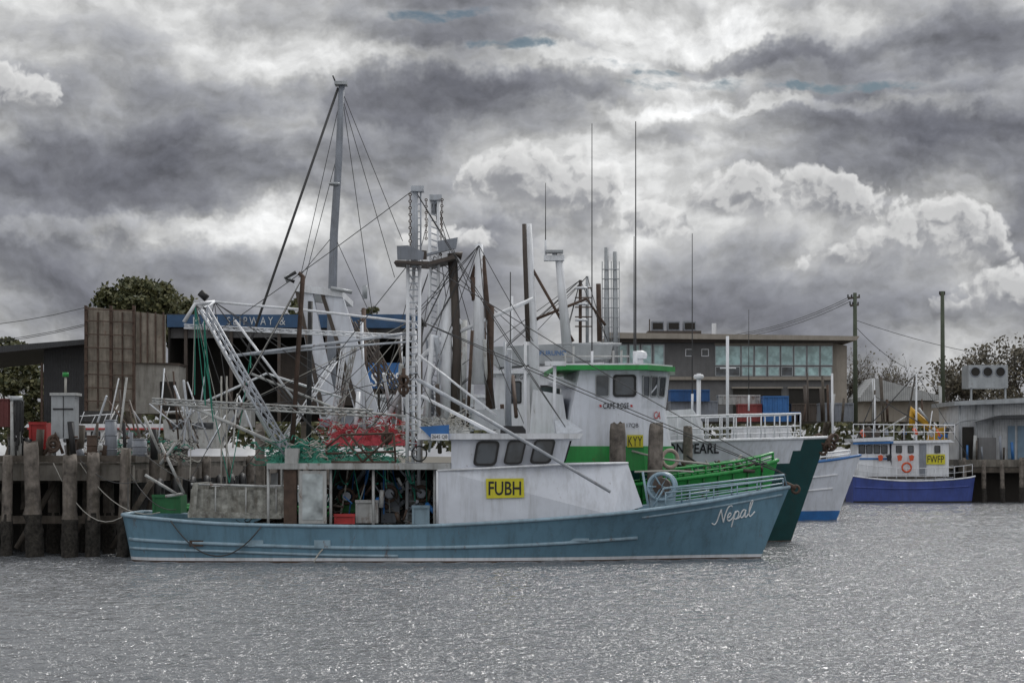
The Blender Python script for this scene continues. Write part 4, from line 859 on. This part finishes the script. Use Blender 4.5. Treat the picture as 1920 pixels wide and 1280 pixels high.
for i in range(NW):
    lam=.27*(1.0/.27)**(rg.rand()**1.3); th=math.radians(-88+rg.randn()*36); k=2*math.pi/lam; s=.22*math.sqrt(2/NW)
    ph=k*(XX*math.cos(th)+YY*math.sin(th))+rg.rand()*6.283+1.2*np.sin(XX*rg.uniform(.4,1.2)+YY*rg.uniform(.4,1.2)+rg.rand()*6)
    ZZ+=s/k*np.sin(ph)*gust
env=np.clip((52-np.abs(XX))/8,0,1)*np.clip((YY-8)/5,0,1)*np.where(YY>133.9,0,1); ZZ*=env
nx,ny=XX.shape; co_=np.stack([XX,YY,ZZ],-1).reshape(-1,3).astype(np.float32)
ii,jj=np.meshgrid(np.arange(nx-1),np.arange(ny-1),indexing='ij'); q=(ii*ny+jj).ravel(); fc=np.stack([q,q+ny,q+ny+1,q+1],-1).astype(np.int32)
me=bpy.data.meshes.new('water'); me.vertices.add(len(co_)); me.vertices.foreach_set('co',co_.ravel()); me.loops.add(fc.size); me.loops.foreach_set('vertex_index',fc.ravel()); me.polygons.add(len(fc)); me.polygons.foreach_set('loop_start',np.arange(0,fc.size,4,dtype=np.int32)); me.polygons.foreach_set('use_smooth',np.ones(len(fc),dtype=bool)); me.update(calc_edges=True); me.materials.append(m)
wo_=bpy.data.objects.new('water',me); COL.objects.link(wo_); wo_['kind']='structure'
# =============== sky =================
w=bpy.data.worlds.new('World'); sc.world=w; w.use_nodes=True; nt=w.node_tree; nt.nodes.clear(); L=nt.links.new
try:
    w.cycles.sampling_method='MANUAL'; w.cycles.sample_map_resolution=256
except Exception as ex: print(ex)
def setin(s,v):
    if hasattr(v,'is_linked'): L(v,s)
    else: s.default_value=v
def M(op,*a,clamp=False):
    n=nt.nodes.new('ShaderNodeMath'); n.operation=op; n.use_clamp=clamp
    for i,v in enumerate(a): setin(n.inputs[i],v)
    return n.outputs[0]
def V(op,*a):
    n=nt.nodes.new('ShaderNodeVectorMath'); n.operation=op
    for i,v in enumerate(a): setin(n.inputs[i],v)
    return n.outputs['Value'] if op in('LENGTH','DOT_PRODUCT') else n.outputs[0]
def NZ(vec,s,det,ro=.55,dist=0,out=0):
    n=nt.nodes.new('ShaderNodeTexNoise'); n.noise_dimensions='2D'; L(vec,n.inputs['Vector']); n.inputs['Scale'].default_value=s; n.inputs['Detail'].default_value=det; n.inputs['Roughness'].default_value=ro; n.inputs['Distortion'].default_value=dist; return n.outputs[out]
def MR(v,a,b_,c,d_,smooth=False):
    n=nt.nodes.new('ShaderNodeMapRange'); 
    if smooth: n.interpolation_type='SMOOTHSTEP'
    L(v,n.inputs[0]); 
    for i,x in enumerate((a,b_,c,d_)): n.inputs[i+1].default_value=x
    return n.outputs[0]
def VO(vec,s,det,ro=.55):
    n=nt.nodes.new('ShaderNodeTexVoronoi'); n.voronoi_dimensions='2D'; n.feature='F1'; n.normalize=True; n.inputs['Scale'].default_value=s; n.inputs['Detail'].default_value=det; n.inputs['Roughness'].default_value=ro
    L(vec,n.inputs['Vector']); return n.outputs['Distance']
tc=nt.nodes.new('ShaderNodeTexCoord'); dv=tc.outputs['Generated']
sep=nt.nodes.new('ShaderNodeSeparateXYZ'); L(dv,sep.inputs[0])
cb_=nt.nodes.new('ShaderNodeCombineXYZ'); L(sep.outputs[0],cb_.inputs[0]); L(sep.outputs[2],cb_.inputs[1]); p2=cb_.outputs[0]
el=sep.outputs[2]
def cen(px,py):
    c=Vector(((px-960)/F,1,(YH-py)/F)).normalized(); return (c.x,c.z,0)
wn=V('SUBTRACT',NZ(p2,10,6,.66,0,1),(.5,.5,.5)); wp=V('ADD',p2,V('MULTIPLY',wn,(.12,.06,0)))
wp2=V('ADD',p2,V('MULTIPLY',wn,(.03,.02,0)))
def blob(px,py,rx,ry,amp,src=None,i0=.3):
    l=V('LENGTH',V('MULTIPLY',V('SUBTRACT',src or wp,cen(px,py)),(F/rx,F/ry,0)))
    return MR(l,i0,1.35,amp,0,True)
def summ(lst,src=None):
    s=None
    for q in lst: o=blob(*q,src=src); s=o if s is None else M('ADD',s,o)
    return s
lay=summ([(250,340,480,75,.30),(740,190,260,50,.27),(1430,92,230,26,.28),(1860,60,150,70,.27),(1840,240,170,36,.28),(1060,430,110,50,.2),(1400,560,440,75,.14),(120,520,260,35,.06),(980,160,150,22,.16),(1250,250,200,30,.12),(1000,240,120,30,.1),(350,250,160,30,.1),
(880,105,260,26,-.20),(1350,40,420,32,-.12),(1480,192,420,16,-.22),(330,95,380,50,-.12),(110,448,260,28,-.2),(480,455,250,36,-.14),(830,400,140,50,-.14),(1880,370,120,60,-.14),(600,330,80,40,-.1)])
ps=V('MULTIPLY',wp2,(1,1.5,0))
nf=NZ(V('MULTIPLY',p2,(1,1.9,0)),42,4,.62,.2)
gap=summ([(810,22,150,14,1.),(955,84,85,11,1.),(1290,152,140,16,1.),(1610,160,180,11,1.),(1120,116,60,12,.9),(1230,130,60,9,.8)],wp2)
gmask=MR(M('ADD',gap,M('MULTIPLY',M('SUBTRACT',nf,.5),3.4)),.15,1.35,0,.9,True)
gmask=M('MULTIPLY',gmask,MR(gap,0,.4,0,1))
def hf(off):
    q=V('ADD',ps,off)
    a=NZ(q,8,8,.57,.1); v=VO(q,22,3,.56)
    return M('ADD',a,M('MULTIPLY',M('SUBTRACT',.35,v),.32))
d0=hf((0,0,0)); d1=hf((.0018,.0050,0))
T=M('ADD',M('ADD',lay,M('MULTIPLY',gap,-.12)),M('ADD',M('MULTIPLY',M('SUBTRACT',d0,.5),1.45),.485))
T=M('SUBTRACT',T,MR(el,.215,.5,0,.42))  # sky above the view brightened to lift the water and ambient light
T=M('SUBTRACT',T,MR(sep.outputs[1],.5,-.3,0,.32))  # unseen sky behind the camera brightened as fill for camera-facing sides
def ramp(v,lst):
    cr=nt.nodes.new('ShaderNodeValToRGB'); L(v,cr.inputs[0]); e=cr.color_ramp.elements
    e[0].position=lst[0][0]; e[0].color=(*lst[0][1],1); e[1].position=lst[-1][0]; e[1].color=(*lst[-1][1],1)
    for p_,c_ in lst[1:-1]: q=e.new(p_); q.color=(*c_,1)
    return cr.outputs[0]
base=ramp(T,[(0,(.84,.85,.86)),(.18,(.74,.745,.745)),(.31,(.58,.585,.585)),(.39,(.43,.435,.442)),(.50,(.325,.332,.35)),(.66,(.222,.229,.253)),(.82,(.160,.165,.188)),(1,(.125,.130,.152))])
rel=MR(M('SUBTRACT',d0,d1),-.07,.07,.70,1.32)
sv=nt.nodes.new('ShaderNodeVectorMath'); sv.operation='SCALE'; L(base,sv.inputs[0]); L(rel,sv.inputs['Scale'])
CB=[(1010,362,180,98,.95),(1368,384,112,80,.95),(1530,392,150,78,.95),(1735,462,180,98,.95),(1880,560,160,70,.8),(16,172,125,62,.95),(1230,420,130,55,.75),(850,450,150,50,.65),(1590,490,140,44,.6)]
def cfield(off):
    p=V('ADD',p2,off); pw=V('ADD',p,V('MULTIPLY',wn,(.035,.022,0)))
    s=None
    for q in CB: o=blob(*q,src=pw,i0=.05); s=o if s is None else M('MAXIMUM',s,o)
    v=VO(pw,38,3.5,.62)
    return s,M('ADD',s,M('MULTIPLY',M('MULTIPLY',M('SUBTRACT',.33,v),1.6),M('MINIMUM',M('MULTIPLY',s,3.0),1.0)))
s0,c0=cfield((0,0,0)); s1,c1=cfield((.0018,.0036,0))
cm=MR(c0,.30,.52,0,1,True)
fade=MR(M('SUBTRACT',s0,s1),-.14,.02,0.0,1,True)
cl=MR(M('SUBTRACT',c0,c1),-.17,.20,0,1,True)
edge=MR(c0,.36,.8,.32,0)
cb=M('ADD',M('ADD',M('MULTIPLY',cl,.54),edge),.12)
ccol=ramp(cb,[(0,(.19,.196,.22)),(.3,(.29,.296,.315)),(.55,(.46,.463,.47)),(.8,(.68,.682,.68)),(1,(.88,.88,.875))])
mc=nt.nodes.new('ShaderNodeMix'); mc.data_type='RGBA'; L(M('MULTIPLY',M('MULTIPLY',cm,fade),.82),mc.inputs[0]); L(sv.outputs[0],mc.inputs[6]); L(ccol,mc.inputs[7])
sk=nt.nodes.new('ShaderNodeTexSky'); sk.sky_type='NISHITA'; sk.sun_disc=False; SE=math.radians(42); SR=math.radians(25); sk.sun_elevation=SE; sk.sun_rotation=SR
skc=V('MULTIPLY',sk.outputs[0],(.46,.54,.56))
b1=nt.nodes.new('ShaderNodeBackground'); L(skc,b1.inputs[0]); b1.inputs[1].default_value=.05
b2_=nt.nodes.new('ShaderNodeBackground'); L(mc.outputs[2],b2_.inputs[0]); b2_.inputs[1].default_value=1.06
mx=nt.nodes.new('ShaderNodeMixShader'); L(gmask,mx.inputs[0]); L(b2_.outputs[0],mx.inputs[1]); L(b1.outputs[0],mx.inputs[2])
wo=nt.nodes.new('ShaderNodeOutputWorld'); L(mx.outputs[0],wo.inputs[0])
sl=bpy.data.lights.new('sun','SUN'); sl.energy=1.5; sl.angle=math.radians(11); sl.color=(1,.98,.95)
so=bpy.data.objects.new('sun',sl); COL.objects.link(so)
sd=Vector((math.sin(SR)*math.cos(SE),math.cos(SR)*math.cos(SE),math.sin(SE))); so.rotation_euler=sd.to_track_quat('Z','Y').to_euler(); so.location=sd*50
cam=bpy.data.cameras.new('camera'); co=bpy.data.objects.new('camera',cam); COL.objects.link(co); co.location=(0,0,H); co.rotation_euler=(math.radians(90),0,0)
cam.sensor_width=36; cam.lens=75; cam.shift_y=(YH-640)/1920; cam.clip_end=8000; cam.clip_start=.5
sc.camera=co
